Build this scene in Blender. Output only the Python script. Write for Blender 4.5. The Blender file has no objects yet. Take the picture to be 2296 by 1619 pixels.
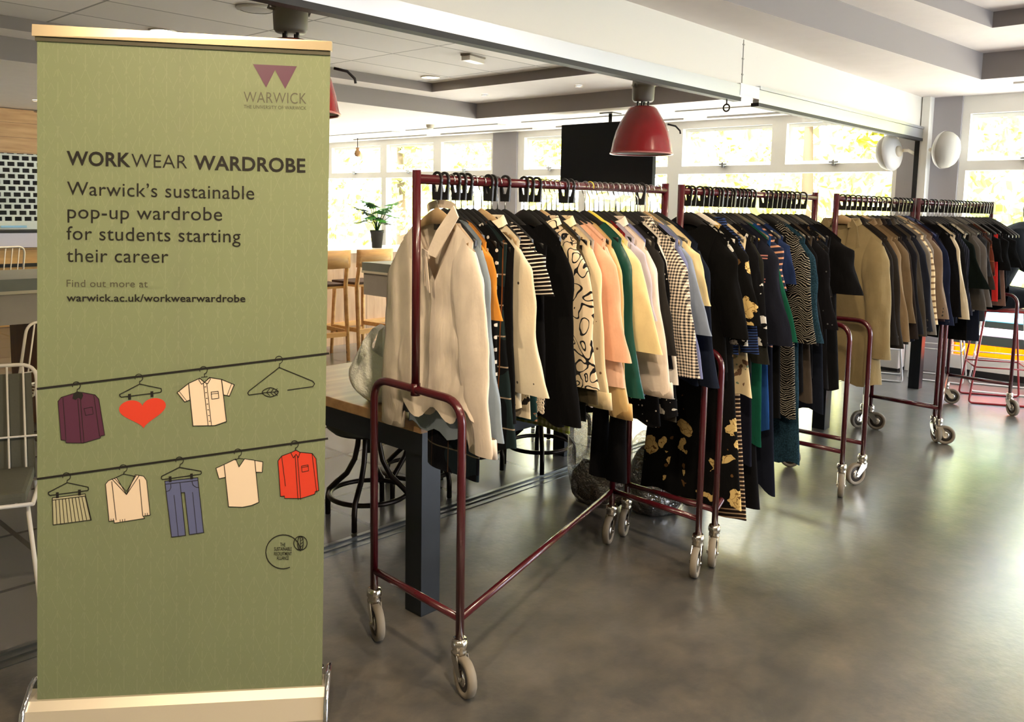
import bpy, bmesh, math, random
from mathutils import Vector, Matrix, noise as mnoise
PI = math.pi
C = bpy.context.scene.collection
sc = bpy.context.scene
R = math.radians

def lin(v):
    v /= 255.0
    return v / 12.92 if v <= 0.04045 else ((v + 0.055) / 1.055) ** 2.4
def rgb(r, g, b): return (lin(r), lin(g), lin(b), 1.0)

# ------------------------------------------------------------------ camera, light, exposure
cam = bpy.data.cameras.new('camera'); cam_ob = bpy.data.objects.new('camera', cam); C.objects.link(cam_ob)
pitch, roll, yaw = 0.109539, 0.01988, 0.73669
_f = Vector((0, math.cos(pitch), -math.sin(pitch))); _u = Vector((0, math.sin(pitch), math.cos(pitch))); _r = Vector((1, 0, 0))
_r2 = _r * math.cos(roll) + _u * math.sin(roll); _u2 = -_r * math.sin(roll) + _u * math.cos(roll)
M3 = Matrix(((math.sin(yaw), math.cos(yaw), 0), (-math.cos(yaw), math.sin(yaw), 0), (0, 0, 1)))
_r2, _u2, _f = M3 @ _r2, M3 @ _u2, M3 @ _f
cam_ob.matrix_world = Matrix(((_r2.x, _u2.x, -_f.x, 0), (_r2.y, _u2.y, -_f.y, 0), (_r2.z, _u2.z, -_f.z, 1.52), (0, 0, 0, 1)))
cam.sensor_width = 36; cam.lens = 1907 / 2296 * 36
cam.shift_x = -35.61 / 2296; cam.shift_y = -136.26 / 2296
cam.clip_end = 200
sc.camera = cam_ob
sc.view_settings.view_transform = 'Standard'; sc.view_settings.look = 'None'
sc.view_settings.gamma = 1; sc.view_settings.use_curve_mapping = False
sc.view_settings.exposure = 1.62
sc.cycles.use_denoising = True
sc.cycles.max_bounces = 10; sc.cycles.diffuse_bounces = 7; sc.cycles.transparent_max_bounces = 12; sc.cycles.sample_clamp_indirect = 20
sc.cycles.caustics_reflective = False; sc.cycles.caustics_refractive = False

wd = bpy.data.worlds.new('sky'); sc.world = wd; wd.use_nodes = True
wn = wd.node_tree.nodes; wb = wn['Background']
wb.inputs['Color'].default_value = (0.84, 0.91, 1.0, 1); wb.inputs['Strength'].default_value = 6.0
sun = bpy.data.lights.new('sun', 'SUN'); sun_ob = bpy.data.objects.new('sun', sun); C.objects.link(sun_ob)
sun.energy = 5.5; sun.angle = R(3); sun.color = (1, .95, .84); sun_ob.rotation_euler = (R(20), R(-42), 0)
def portal(name, y0, y1, z0, z1):
    l = bpy.data.lights.new(name, 'AREA'); o = bpy.data.objects.new(name, l); C.objects.link(o)
    l.shape = 'RECTANGLE'; l.size = z1 - z0; l.size_y = y1 - y0; l.cycles.is_portal = True
    o.location = (8.95, (y0 + y1) / 2, (z0 + z1) / 2); o.rotation_euler = (0, R(90), 0)
portal('window_daylight_back', 3.0, 13.2, 0.15, 2.5)
portal('window_daylight_front', -6.8, 2.5, 0.15, 2.5)
_p = bpy.data.lights.new('window_daylight_side', 'AREA'); _o = bpy.data.objects.new('window_daylight_side', _p); C.objects.link(_o)
_p.shape = 'RECTANGLE'; _p.size = 4.6; _p.size_y = 1.9; _p.cycles.is_portal = True; _o.location = (6.15, -7.3, 1.55); _o.rotation_euler = (R(90), 0, 0)  # portal for the added opening in the near wall

# ------------------------------------------------------------------ materials
MATS = {}
def newmat(name):
    m = bpy.data.materials.new(name); m.use_nodes = True
    nt = m.node_tree; b = nt.nodes['Principled BSDF']
    return m, nt, b
class N:
    "small node-graph helper"
    def __init__(s, nt): s.nt = nt
    def node(s, t, **kw):
        n = s.nt.nodes.new(t)
        for k, v in kw.items():
            if hasattr(n, k): setattr(n, k, v)
        return n
    def put(s, sock, v):
        if isinstance(v, bpy.types.NodeSocket): s.nt.links.new(v, sock)
        else: sock.default_value = v
    def math(s, op, a, b=0.0):
        n = s.node('ShaderNodeMath', operation=op); s.put(n.inputs[0], a); s.put(n.inputs[1], b); return n.outputs[0]
    def obj(s): return s.node('ShaderNodeTexCoord').outputs['Object']
    def gen(s): return s.node('ShaderNodeTexCoord').outputs['Generated']
    def sep(s, v):
        n = s.node('ShaderNodeSeparateXYZ'); s.put(n.inputs[0], v); return n.outputs
    def comb(s, x, y, z):
        n = s.node('ShaderNodeCombineXYZ')
        for i, v in enumerate((x, y, z)): s.put(n.inputs[i], v)
        return n.outputs[0]
    def vscale(s, v, sx, sy, sz):
        n = s.node('ShaderNodeVectorMath', operation='MULTIPLY'); s.put(n.inputs[0], v); n.inputs[1].default_value = (sx, sy, sz); return n.outputs[0]
    def vadd(s, v, w):
        n = s.node('ShaderNodeVectorMath', operation='ADD'); s.put(n.inputs[0], v); s.put(n.inputs[1], w); return n.outputs[0]
    def noise(s, v, scale, detail=3.0, rough=.5, out='Fac'):
        n = s.node('ShaderNodeTexNoise'); s.put(n.inputs['Vector'], v); n.inputs['Scale'].default_value = scale
        n.inputs['Detail'].default_value = detail; n.inputs['Roughness'].default_value = rough
        return n.outputs[out]
    def voro(s, v, scale, feature='F1', rnd=1.0, out='Distance'):
        n = s.node('ShaderNodeTexVoronoi', feature=feature); s.put(n.inputs['Vector'], v); n.inputs['Scale'].default_value = scale
        n.inputs['Randomness'].default_value = rnd; return n.outputs[out]
    def ramp(s, f, stops, const=False):
        n = s.node('ShaderNodeValToRGB'); e = n.color_ramp.elements
        if const: n.color_ramp.interpolation = 'CONSTANT'
        while len(e) < len(stops): e.new(.5)
        for i, (p, c) in enumerate(stops): e[i].position = p; e[i].color = c
        s.put(n.inputs[0], f); return n.outputs[0]
    def mix(s, f, a, b):
        n = s.node('ShaderNodeMix', data_type='RGBA'); s.put(n.inputs[0], f); s.put(n.inputs[6], a); s.put(n.inputs[7], b); return n.outputs[2]
    def bump(s, h, strength, dist, b):
        n = s.node('ShaderNodeBump'); n.inputs['Strength'].default_value = strength; n.inputs['Distance'].default_value = dist
        s.put(n.inputs['Height'], h); s.nt.links.new(n.outputs[0], b.inputs['Normal'])
def plain(name, col, rough=.5, metal=0.0, spec=.5, bump=0, bscale=60, trans=0, vary=0, coat=0):
    if name in MATS: return MATS[name]
    m, nt, b = newmat(name); g = N(nt)
    b.inputs['Base Color'].default_value = col; b.inputs['Roughness'].default_value = rough; b.inputs['Metallic'].default_value = metal
    b.inputs['Specular IOR Level'].default_value = spec
    if coat: b.inputs['Coat Weight'].default_value = coat; b.inputs['Coat Roughness'].default_value = .08
    o = g.obj()
    if vary:
        k = g.noise(o, 7, 4)
        d = tuple(c * (1 - vary) for c in col[:3]) + (1,); l = tuple(min(1, c * (1 + vary)) for c in col[:3]) + (1,)
        nt.links.new(g.ramp(k, [(.3, d), (.7, l)]), b.inputs['Base Color'])
    if bump: g.bump(g.noise(o, bscale, 3), bump, .003, b)
    MATS[name] = m; return m

def fabric(key, kind, *cols, rough=.85, sheen=.15, gloss=False, k=1.0):
    "one cloth material per garment look; kind picks the woven or printed pattern"
    name = 'cloth_' + key
    if name in MATS: return MATS[name]
    m, nt, b = newmat(name); g = N(nt); o = g.obj(); c = [rgb(*x) for x in cols]
    b.inputs['Roughness'].default_value = .38 if gloss else rough
    lum = sum(cols[0]) / 3
    b.inputs['Specular IOR Level'].default_value = .45 if gloss else (.2 if lum > 80 else .08)
    b.inputs['Sheen Weight'].default_value = sheen if lum > 80 else .02
    x, y, z = g.sep(o)
    col = None
    if kind == 'plain':
        d = tuple(v * .86 for v in c[0][:3]) + (1,)
        col = g.ramp(g.noise(o, 14, 4), [(.3, d), (.7, c[0])])
    elif kind == 'stripe':         # horizontal stripes
        w = g.noise(o, 6, 2); zz = g.math('ADD', g.math('ADD', z, g.math('MULTIPLY', w, .012)), g.math('MULTIPLY', y, .12))
        f = g.math('FRACT', g.math('MULTIPLY', zz, 52 * k)); col = g.mix(g.math('GREATER_THAN', f, .68), c[0], c[1])
    elif kind == 'vstripe':
        f = g.math('FRACT', g.math('MULTIPLY', y, 60 * k)); col = g.mix(g.math('GREATER_THAN', f, .7), c[0], c[1])
    elif kind == 'gingham':
        s = 84 * k
        a = g.math('GREATER_THAN', g.math('FRACT', g.math('MULTIPLY', z, s)), .5)
        e = g.math('GREATER_THAN', g.math('FRACT', g.math('MULTIPLY', g.math('ADD', y, g.math('MULTIPLY', x, .6)), s)), .5)
        t = g.math('MULTIPLY', g.math('ADD', a, e), .5)
        mid = tuple((p + q) * .36 for p, q in zip(c[0][:3], c[1][:3])) + (1,)
        col = g.ramp(t, [(0, c[0]), (.34, mid), (.75, c[1])], True)
    elif kind == 'tartan':
        a = g.math('FRACT', g.math('MULTIPLY', z, 10)); e = g.math('FRACT', g.math('MULTIPLY', y, 11))
        base = g.mix(g.math('GREATER_THAN', g.noise(g.vscale(o, 0, 5, 5), 1.4, 0), .5), c[0], c[1])
        col = g.mix(g.math('LESS_THAN', a, .045), base, c[2]); col = g.mix(g.math('LESS_THAN', e, .05), col, c[3])
    elif kind == 'dots':
        f = g.voro(g.vscale(o, .3, 1, 1), 55 * k, rnd=.75); col = g.mix(g.math('LESS_THAN', f, .2), c[0], c[1])
    elif kind == 'studs':
        zz = g.math('FRACT', g.math('MULTIPLY', z, 25)); yy = g.math('FRACT', g.math('MULTIPLY', y, 25))
        d = g.math('ADD', g.math('POWER', g.math('SUBTRACT', zz, .5), 2), g.math('POWER', g.math('SUBTRACT', yy, .5), 2))
        col = g.mix(g.math('LESS_THAN', d, .022), c[0], c[1])
    elif kind == 'blob':           # large flowers
        wv = g.vadd(o, g.vscale(g.noise(o, 16, 3, out='Color'), .09, .09, .09))
        f = g.voro(g.vscale(wv, .4, 1, 1), 8.5 * k, rnd=.9); q = g.voro(g.vscale(wv, .4, 1, 1), 34 * k, feature='DISTANCE_TO_EDGE')
        pet = g.mix(g.math('LESS_THAN', q, .028), c[1], c[2]); pick = g.math('GREATER_THAN', g.noise(o, 7 * k, 1), .45)
        col = g.mix(g.math('MULTIPLY', g.math('LESS_THAN', f, .38), pick), c[0], pet)
        f2 = g.voro(g.vadd(wv, (3.3, 1.7, 5.1)), 13 * k); col = g.mix(g.math('LESS_THAN', f2, .16), col, c[3])
    elif kind == 'sprig':
        wv = g.vadd(o, g.vscale(g.noise(o, 30, 2, out='Color'), .03, .03, .03))
        f = g.voro(wv, 42 * k, rnd=1); pick = g.math('GREATER_THAN', g.noise(o, 16 * k, 2), .5)
        col = g.mix(g.math('MULTIPLY', g.math('LESS_THAN', f, .33), pick), c[0], c[1])
        f2 = g.voro(g.vadd(wv, (1.3, 4.7, 2.1)), 60 * k); col = g.mix(g.math('LESS_THAN', f2, .2), col, c[2])
    elif kind == 'squiggle':
        wv = g.vadd(g.vscale(o, .3, 1, 1), g.vscale(g.noise(o, 9, 1, out='Color'), .12, .12, .12))
        f = g.math('ABSOLUTE', g.math('SUBTRACT', g.math('FRACT', g.math('MULTIPLY', g.noise(wv, 17, .5), 5.0)), .5))
        col = g.mix(g.math('LESS_THAN', f, .125), c[0], c[1])
    elif kind == 'zebra':          # broken wavy rows
        w = g.math('MULTIPLY', g.math('SINE', g.math('MULTIPLY', y, 62)), .012)
        w = g.math('ADD', w, g.math('MULTIPLY', g.noise(o, 26, 2), .03))
        f = g.math('FRACT', g.math('MULTIPLY', g.math('ADD', z, w), 92)); col = g.mix(g.math('GREATER_THAN', f, .8), c[0], c[1])
    elif kind == 'tweed':
        col = g.ramp(g.noise(o, 160, 2), [(.35, c[0]), (.65, c[1])])
    elif kind == 'hemband':        # plain cloth with pairs of thin rings on the sleeves
        f = g.math('FRACT', g.math('MULTIPLY', z, 9.5)); t = g.math('LESS_THAN', g.math('ABSOLUTE', g.math('SUBTRACT', g.math('ABSOLUTE', g.math('SUBTRACT', f, .5)), .06)), .028)
        s2 = g.math('MULTIPLY', g.math('GREATER_THAN', g.math('ABSOLUTE', y), .185), g.math('LESS_THAN', g.math('ABSOLUTE', y), .225))
        col = g.mix(g.math('MULTIPLY', t, s2), c[0], c[1])
    nt.links.new(col, b.inputs['Base Color'])
    g.bump(g.noise(g.vscale(o, 1, 1, .35), 22, 4, .6), .35, .012, b)
    MATS[name] = m; return m

def wood(name, c0, c1, axis='X', rough=.45, plank=0):
    if name in MATS: return MATS[name]
    m, nt, b = newmat(name); g = N(nt); o = g.obj()
    s = {'X': (1, 9, 9), 'Y': (9, 1, 9), 'Z': (9, 9, 1)}[axis]
    f = g.noise(g.vscale(o, *s), 2.2, 5, .6); col = g.ramp(f, [(.3, rgb(*c0)), (.7, rgb(*c1))])
    kn = g.voro(g.vscale(o, *{'X': (.6, 2, 2), 'Y': (2, .6, 2), 'Z': (2, 2, .6)}[axis]), 2.1)
    col = g.mix(g.math('LESS_THAN', kn, .075), col, tuple(v * .45 for v in rgb(*c0)[:3]) + (1,))
    if plank:
        x, y, z = g.sep(o); q = {'Z': x, 'X': z, 'Y': z}[axis]
        e = g.math('LESS_THAN', g.math('FRACT', g.math('MULTIPLY', q, 1 / plank)), .02)
        col = g.mix(e, col, tuple(v * .3 for v in rgb(*c0)[:3]) + (1,))
    nt.links.new(col, b.inputs['Base Color']); b.inputs['Roughness'].default_value = rough
    MATS[name] = m; return m

def glass(name, tint=(1, 1, 1, 1), refl=.06, rough=0.0):
    if name in MATS: return MATS[name]
    m, nt, b = newmat(name); nt.nodes.remove(b); g = N(nt)
    t = g.node('ShaderNodeBsdfTransparent'); t.inputs[0].default_value = tint
    q = g.node('ShaderNodeBsdfGlossy'); q.inputs['Roughness'].default_value = rough
    lw = g.node('ShaderNodeLayerWeight'); fr = g.math('ADD', g.math('MULTIPLY', g.math('POWER', lw.outputs['Facing'], 5), .55), .03)
    mx = g.node('ShaderNodeMixShader'); nt.links.new(fr, mx.inputs[0]); nt.links.new(t.outputs[0], mx.inputs[1]); nt.links.new(q.outputs[0], mx.inputs[2])
    nt.links.new(mx.outputs[0], nt.nodes['Material Output'].inputs[0])
    MATS[name] = m; return m
def emit(name, col, s):
    if name in MATS: return MATS[name]
    m, nt, b = newmat(name); b.inputs['Base Color'].default_value = col
    b.inputs['Emission Color'].default_value = col; b.inputs['Emission Strength'].default_value = s
    MATS[name] = m; return m

# ------------------------------------------------------------------ mesh helpers
class MB:
    "collects shapes and links them as ONE mesh object"
    def __init__(s): s.bm = bmesh.new(); s.mi = 0
    def box(s, x0, x1, y0, y1, z0, z1, bev=0):
        v = [s.bm.verts.new(p) for p in ((x0, y0, z0), (x1, y0, z0), (x1, y1, z0), (x0, y1, z0), (x0, y0, z1), (x1, y0, z1), (x1, y1, z1), (x0, y1, z1))]
        fs = [s.bm.faces.new([v[i] for i in q]) for q in ((3, 2, 1, 0), (4, 5, 6, 7), (0, 1, 5, 4), (1, 2, 6, 5), (2, 3, 7, 6), (3, 0, 4, 7))]
        for f in fs: f.material_index = s.mi
        if bev: bmesh.ops.bevel(s.bm, geom=list({e for f in fs for e in f.edges}), offset=bev, segments=2, affect='EDGES', profile=.7)
        return s
    def prism(s, pts, z0, z1):
        a = [s.bm.verts.new((x, y, z0)) for x, y in pts]; b = [s.bm.verts.new((x, y, z1)) for x, y in pts]
        n = len(pts); fs = [s.bm.faces.new(a[::-1]), s.bm.faces.new(b)]
        for i in range(n): fs.append(s.bm.faces.new((a[i], a[(i + 1) % n], b[(i + 1) % n], b[i])))
        for f in fs: f.material_index = s.mi
        return s
    def face(s, pts):
        f = s.bm.faces.new([s.bm.verts.new(p) for p in pts]); f.material_index = s.mi; return s
    def slab(s, pts, d):
        "polygon in space given a thickness vector"
        d = Vector(d); a = [s.bm.verts.new(Vector(p)) for p in pts]; b = [s.bm.verts.new(Vector(p) + d) for p in pts]; n = len(pts)
        fs = [s.bm.faces.new(a), s.bm.faces.new(b[::-1])]
        for i in range(n): fs.append(s.bm.faces.new((a[(i + 1) % n], a[i], b[i], b[(i + 1) % n])))
        for f in fs: f.material_index = s.mi
        return s
    def rings(s, rs, close=True, cap=True):
        "skin a list of equal-length vertex rings"
        vr = [[s.bm.verts.new(p) for p in r] for r in rs]; n = len(vr[0])
        for a, b in zip(vr, vr[1:]):
            for i in range(n if close else n - 1):
                f = s.bm.faces.new((a[i], a[(i + 1) % n], b[(i + 1) % n], b[i])); f.smooth = True; f.material_index = s.mi
        if cap and close:
            for r in (vr[0][::-1], vr[-1]):
                f = s.bm.faces.new(r); f.material_index = s.mi
        return s
    def tube(s, pts, r, n=10, closed=False, cap=True, flat=None):
        pts = [Vector(p) for p in pts]; m = len(pts); rr = r if isinstance(r, (list, tuple)) else [r] * m
        prev = None; rs = []
        for i, p in enumerate(pts):
            a = pts[(i - 1) % m] if (closed or i > 0) else p; b = pts[(i + 1) % m] if (closed or i < m - 1) else p
            t = (b - a).normalized()
            if prev is None:
                h = Vector((0, 0, 1)) if abs(t.z) < .9 else Vector((1, 0, 0)); nx = t.cross(h).normalized()
            else:
                nx = (prev - t * prev.dot(t)).normalized()
            prev = nx; ny = t.cross(nx)
            rs.append([p + (nx * math.cos(2 * PI * k / n) + ny * math.sin(2 * PI * k / n) * (flat or 1)) * rr[i] for k in range(n)])
        if closed: rs.append(rs[0]); cap = False
        return s.rings(rs, cap=cap)
    def lathe(s, prof, n=24, c=(0, 0, 0), axis='Z', cap=False):
        rs = []
        for r, h in prof:
            ring = []
            for k in range(n):
                a = 2 * PI * k / n; q = (r * math.cos(a), r * math.sin(a), h)
                q = q if axis == 'Z' else ((h, q[0], q[1]) if axis == 'X' else (q[0], h, q[1]))
                ring.append((q[0] + c[0], q[1] + c[1], q[2] + c[2]))
            rs.append(ring)
        return s.rings(rs, cap=cap)
    def build(s, name, mat, parent=None, smooth=None, loc=None, rot=None):
        bmesh.ops.remove_doubles(s.bm, verts=s.bm.verts, dist=1e-6)
        bmesh.ops.recalc_face_normals(s.bm, faces=s.bm.faces)
        me = bpy.data.meshes.new(name); s.bm.to_mesh(me); s.bm.free()
        for mm in (mat if isinstance(mat, (list, tuple)) else [mat]): me.materials.append(mm)
        if smooth is not None:
            for p in me.polygons: p.use_smooth = smooth
        o = bpy.data.objects.new(name, me); C.objects.link(o)
        if parent: o.parent = parent
        if loc: o.location = loc
        if rot: o.rotation_euler = rot
        return o
def tag(o, label, cat, group=None):
    o['label'] = label; o['category'] = cat
    if group: o['group'] = group
    return o
def thing(name, label, cat, loc=(0, 0, 0), rz=0, group=None):
    o = bpy.data.objects.new(name, None); o.empty_display_size = .05; C.objects.link(o)
    o.location = loc; o.rotation_euler = (0, 0, rz)
    return tag(o, label, cat, group)
def struct(o): o['kind'] = 'structure'; return o
def stuff(o): o['kind'] = 'stuff'; return o
def copy_tree(o, parent=None):
    c = o.copy(); C.objects.link(c)
    if parent: c.parent = parent
    for ch in list(o.children): copy_tree(ch, c)
    return c
def arc(cx, cy, r, a0, a1, n):
    return [(cx + r * math.cos(a0 + (a1 - a0) * i / n), cy + r * math.sin(a0 + (a1 - a0) * i / n)) for i in range(n + 1)]
def rounded(pts, r, n=6):
    "round the inner corners of a polyline in space"
    pts = [Vector(p) for p in pts]; out = [pts[0]]
    for i in range(1, len(pts) - 1):
        a, b, c = pts[i - 1], pts[i], pts[i + 1]; d0 = (a - b).normalized(); d1 = (c - b).normalized()
        rr = min(r, (a - b).length * .49, (c - b).length * .49); p0 = b + d0 * rr; p1 = b + d1 * rr
        for k in range(n + 1):
            t = k / n; out.append(p0 * (1 - t) ** 2 + b * 2 * t * (1 - t) + p1 * t * t)
    out.append(pts[-1]); return out
# ------------------------------------------------------------------ the setting
def concrete():
    m, nt, b = newmat('polished_concrete'); g = N(nt); o = g.obj()
    n1 = g.noise(o, .9, 5, .6); n2 = g.noise(o, 6, 6, .7); n3 = g.noise(g.vadd(o, (7, 3, 1)), 2.3, 5, .65)
    c = g.ramp(n1, [(.25, rgb(60, 59, 58)), (.5, rgb(82, 81, 78)), (.78, rgb(106, 103, 98))])
    c = g.mix(g.math('MULTIPLY', g.ramp(n2, [(.4, (0, 0, 0, 1)), (.75, (1, 1, 1, 1))]), .5), c, rgb(132, 122, 106))
    c = g.mix(g.math('MULTIPLY', g.ramp(n3, [(.42, (0, 0, 0, 1)), (.7, (1, 1, 1, 1))]), .6), c, rgb(54, 54, 52))
    nt.links.new(c, b.inputs['Base Color'])
    nt.links.new(g.math('ADD', g.math('MULTIPLY', n1, .14), .245), b.inputs['Roughness']); b.inputs['Specular IOR Level'].default_value = .8; b.inputs['Coat Weight'].default_value = .6; b.inputs['Coat Roughness'].default_value = .24
    g.bump(g.noise(o, 38, 2, .5), .22, .004, b)
    return m
def tiles(name, c0, grout, w, h, rough, mort=.012, off=0.0, bump=True):
    m, nt, b = newmat(name); g = N(nt); o = g.obj()
    t = g.node('ShaderNodeTexBrick'); t.offset = off; g.put(t.inputs['Vector'], o)
    d = tuple(v * .85 for v in c0[:3]) + (1,)
    t.inputs['Color1'].default_value = c0; t.inputs['Color2'].default_value = d; t.inputs['Mortar'].default_value = grout
    t.inputs['Scale'].default_value = 1; t.inputs['Mortar Size'].default_value = mort; t.inputs['Brick Width'].default_value = w; t.inputs['Row Height'].default_value = h
    t.inputs['Mortar Smooth'].default_value = 0
    nt.links.new(t.outputs[0], b.inputs['Base Color']); b.inputs['Roughness'].default_value = rough
    if bump: g.bump(g.math('ADD', g.math('MULTIPLY', t.outputs['Fac'], -1), g.math('MULTIPLY', g.noise(o, 9, 3), .3)), .25, .006, b)
    return m
white = plain('ceiling_white', rgb(236, 228, 224), .8, vary=.02)
grey_paint = plain('taupe_paint', rgb(150, 144, 142), .8)
pillar_grey = plain('pillar_paint', rgb(166, 163, 166), .7)
frame_white = plain('window_white', rgb(242, 241, 234), .35)
alu = plain('brushed_aluminium', rgb(205, 208, 212), .32, 1.0)
blk = plain('black_rubber', rgb(22, 22, 23), .6)
tile_dark = tiles('floor_tile', rgb(112, 110, 108), rgb(52, 50, 50), .6, .6, .2)
ceil_tile = tiles('ceiling_tile', rgb(232, 226, 222), rgb(150, 146, 142), 1.2, .6, .75, .009, bump=False)
oak = wood('oak', (190, 140, 82), (224, 178, 118), 'X')

struct(MB().box(-5, 8.75, -7, 2.99, -.12, 0).build('floor', concrete()))
struct(MB().box(-5, 8.75, 3.11, 13.2, -.12, 0).build('floor', tile_dark))
t = MB().box(-5, 8.75, 2.99, 3.11, -.12, -.004); t.box(-5, 8.75, 2.99, 3.012, -.01, .003).box(-5, 8.75, 3.088, 3.11, -.01, .003).box(-5, 8.75, 3.045, 3.055, -.01, .001)
struct(t.build('trim_1', plain('track_steel', rgb(120, 122, 122), .28, .9)))

def stepped_ceiling(name, outer, levels, mats):
    "levels: [(z, polygon)], each polygon the hole that opens to the next level up"
    m = MB()
    def ring(z, a, b):
        vs = []
        for poly in (a, b):
            if poly is None: continue
            q = [m.bm.verts.new((x, y, z)) for x, y in poly]; vs += [m.bm.edges.new((q[i], q[(i + 1) % len(q)])) for i in range(len(q))]
        r = bmesh.ops.triangle_fill(m.bm, edges=vs, use_beauty=True)
        for f in r['geom']:
            if isinstance(f, bmesh.types.BMFace): f.material_index = m.mi
    cur = outer
    for i, (z, hole, topz) in enumerate(levels):
        m.mi = 0 if i < len(levels) - 1 else (2 if len(mats) > 2 else 0); ring(z, cur, hole)
        if hole:
            m.mi = 1
            for k in range(len(hole)):
                (x0, y0), (x1, y1) = hole[k], hole[(k + 1) % len(hole)]; m.face([(x0, y0, z), (x1, y1, z), (x1, y1, topz), (x0, y0, topz)])
            cur = hole
    return struct(m.build(name, mats))
c1 = [(7.76, 2.07), (7.8, -4), (-3.5, -4), (-3.5, 2.6), (4.1, 2.39)]
c2 = [(6.76, 1.757), (6.55, -3), (-2.5, -3), (-2.5, 2.2), (5.62, 1.916)]
stepped_ceiling('ceiling', [(-5, -7), (8.75, -7), (8.75, 2.8), (-5, 2.8)], [(2.63, c1, 2.84), (2.84, c2, 2.95), (2.95, None, 0)], [white, grey_paint])
d1 = [(7.19, 7.41), (7.19, 3.45), (-3.5, 3.45), (-3.5, 7.41)]
d2 = [(6.2, 7.08), (6.2, 3.8), (-2.8, 3.8), (-2.8, 7.08)]
stepped_ceiling('ceiling', [(-5, 3.05), (8.75, 3.05), (8.75, 13.2), (-5, 13.2)], [(2.55, d1, 2.727), (2.727, d2, 2.82), (2.82, None, 0)], [white, grey_paint, ceil_tile])
struct(MB().box(-5.2, 9.0, -7.2, 13.4, 3.0, 3.2).build('roof', plain('roof_felt', rgb(70, 70, 70), .9)))

# bulkhead with the folding partition's track
bk = MB().box(-5, 8.72, 2.8, 3.05, 2.335, 3.0).build('beam', plain('bulkhead_white', rgb(222, 219, 210), .6)); struct(bk)
m = MB().box(-5, 5.05, 2.77, 2.815, 2.25, 2.332).box(5.31, 8.62, 2.77, 2.815, 2.24, 2.325).box(5.31, 8.62, 2.762, 2.8, 2.328, 2.35)
struct(m.build('trim_2', alu))
struct(MB().box(5.05, 5.31, 2.768, 2.815, 2.262, 2.34).build('trim_3', frame_white))
struct(MB().box(-5, 5.06, 2.765, 2.822, 2.224, 2.25).box(5.3, 8.62, 2.765, 2.822, 2.216, 2.24).build('trim_4', blk))
m = MB().box(5.118, 5.122, 2.796, 2.8, 2.34, 2.625)
for z in (2.4, 2.5, 2.59): m.box(5.11, 5.13, 2.795, 2.8, z, z + .008)
struct(m.build('trim_5', plain('joint_grey', rgb(150, 148, 140), .7)))
m = MB().box(8.6, 8.78, 2.72, 2.79, 0, 2.63); struct(m.build('trim_6', frame_white))
struct(MB().box(8.585, 8.615, 2.79, 2.83, 0, 2.26).build('trim_7', blk))
e = thing('track_eye', 'dark steel eye ring hanging under the folding partition track', 'hook', (4.93, 2.795, 2.224))
m = MB().tube([(0, 0, .001), (0, 0, -.03)], .005, 8); m.tube([(0, y, z - .052) for y, z in arc(0, 0, .022, 0, 2 * PI, 18)[:-1]], .0055, 8, closed=True)
m.build('ring', plain('dark_steel', rgb(70, 68, 64), .4, .8), e)

# walls with no windows
for nm, b in (('wall_back', (-5.2, -5, -7, 13.2, 0, 3)), ('wall_far', (-5.2, 9, 13.2, 13.4, 0, 3))):
    struct(MB().box(*b).build(nm, plain('wall_paint', rgb(205, 200, 192), .8)))

nw = MB().box(-5.2, 3.9, -7.2, -7, 0, 3).box(8.4, 9, -7.2, -7, 0, 3).box(3.9, 8.4, -7.2, -7, 0, .6).box(3.9, 8.4, -7.2, -7, 2.5, 3)  # unseen window opening added behind the camera to brighten the front room
for x in (6.2,): nw.box(x - .05, x + .05, -7.2, -7, .6, 2.5)
struct(nw.build('wall_near', plain('wall_paint', rgb(205, 200, 192), .8)))
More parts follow.
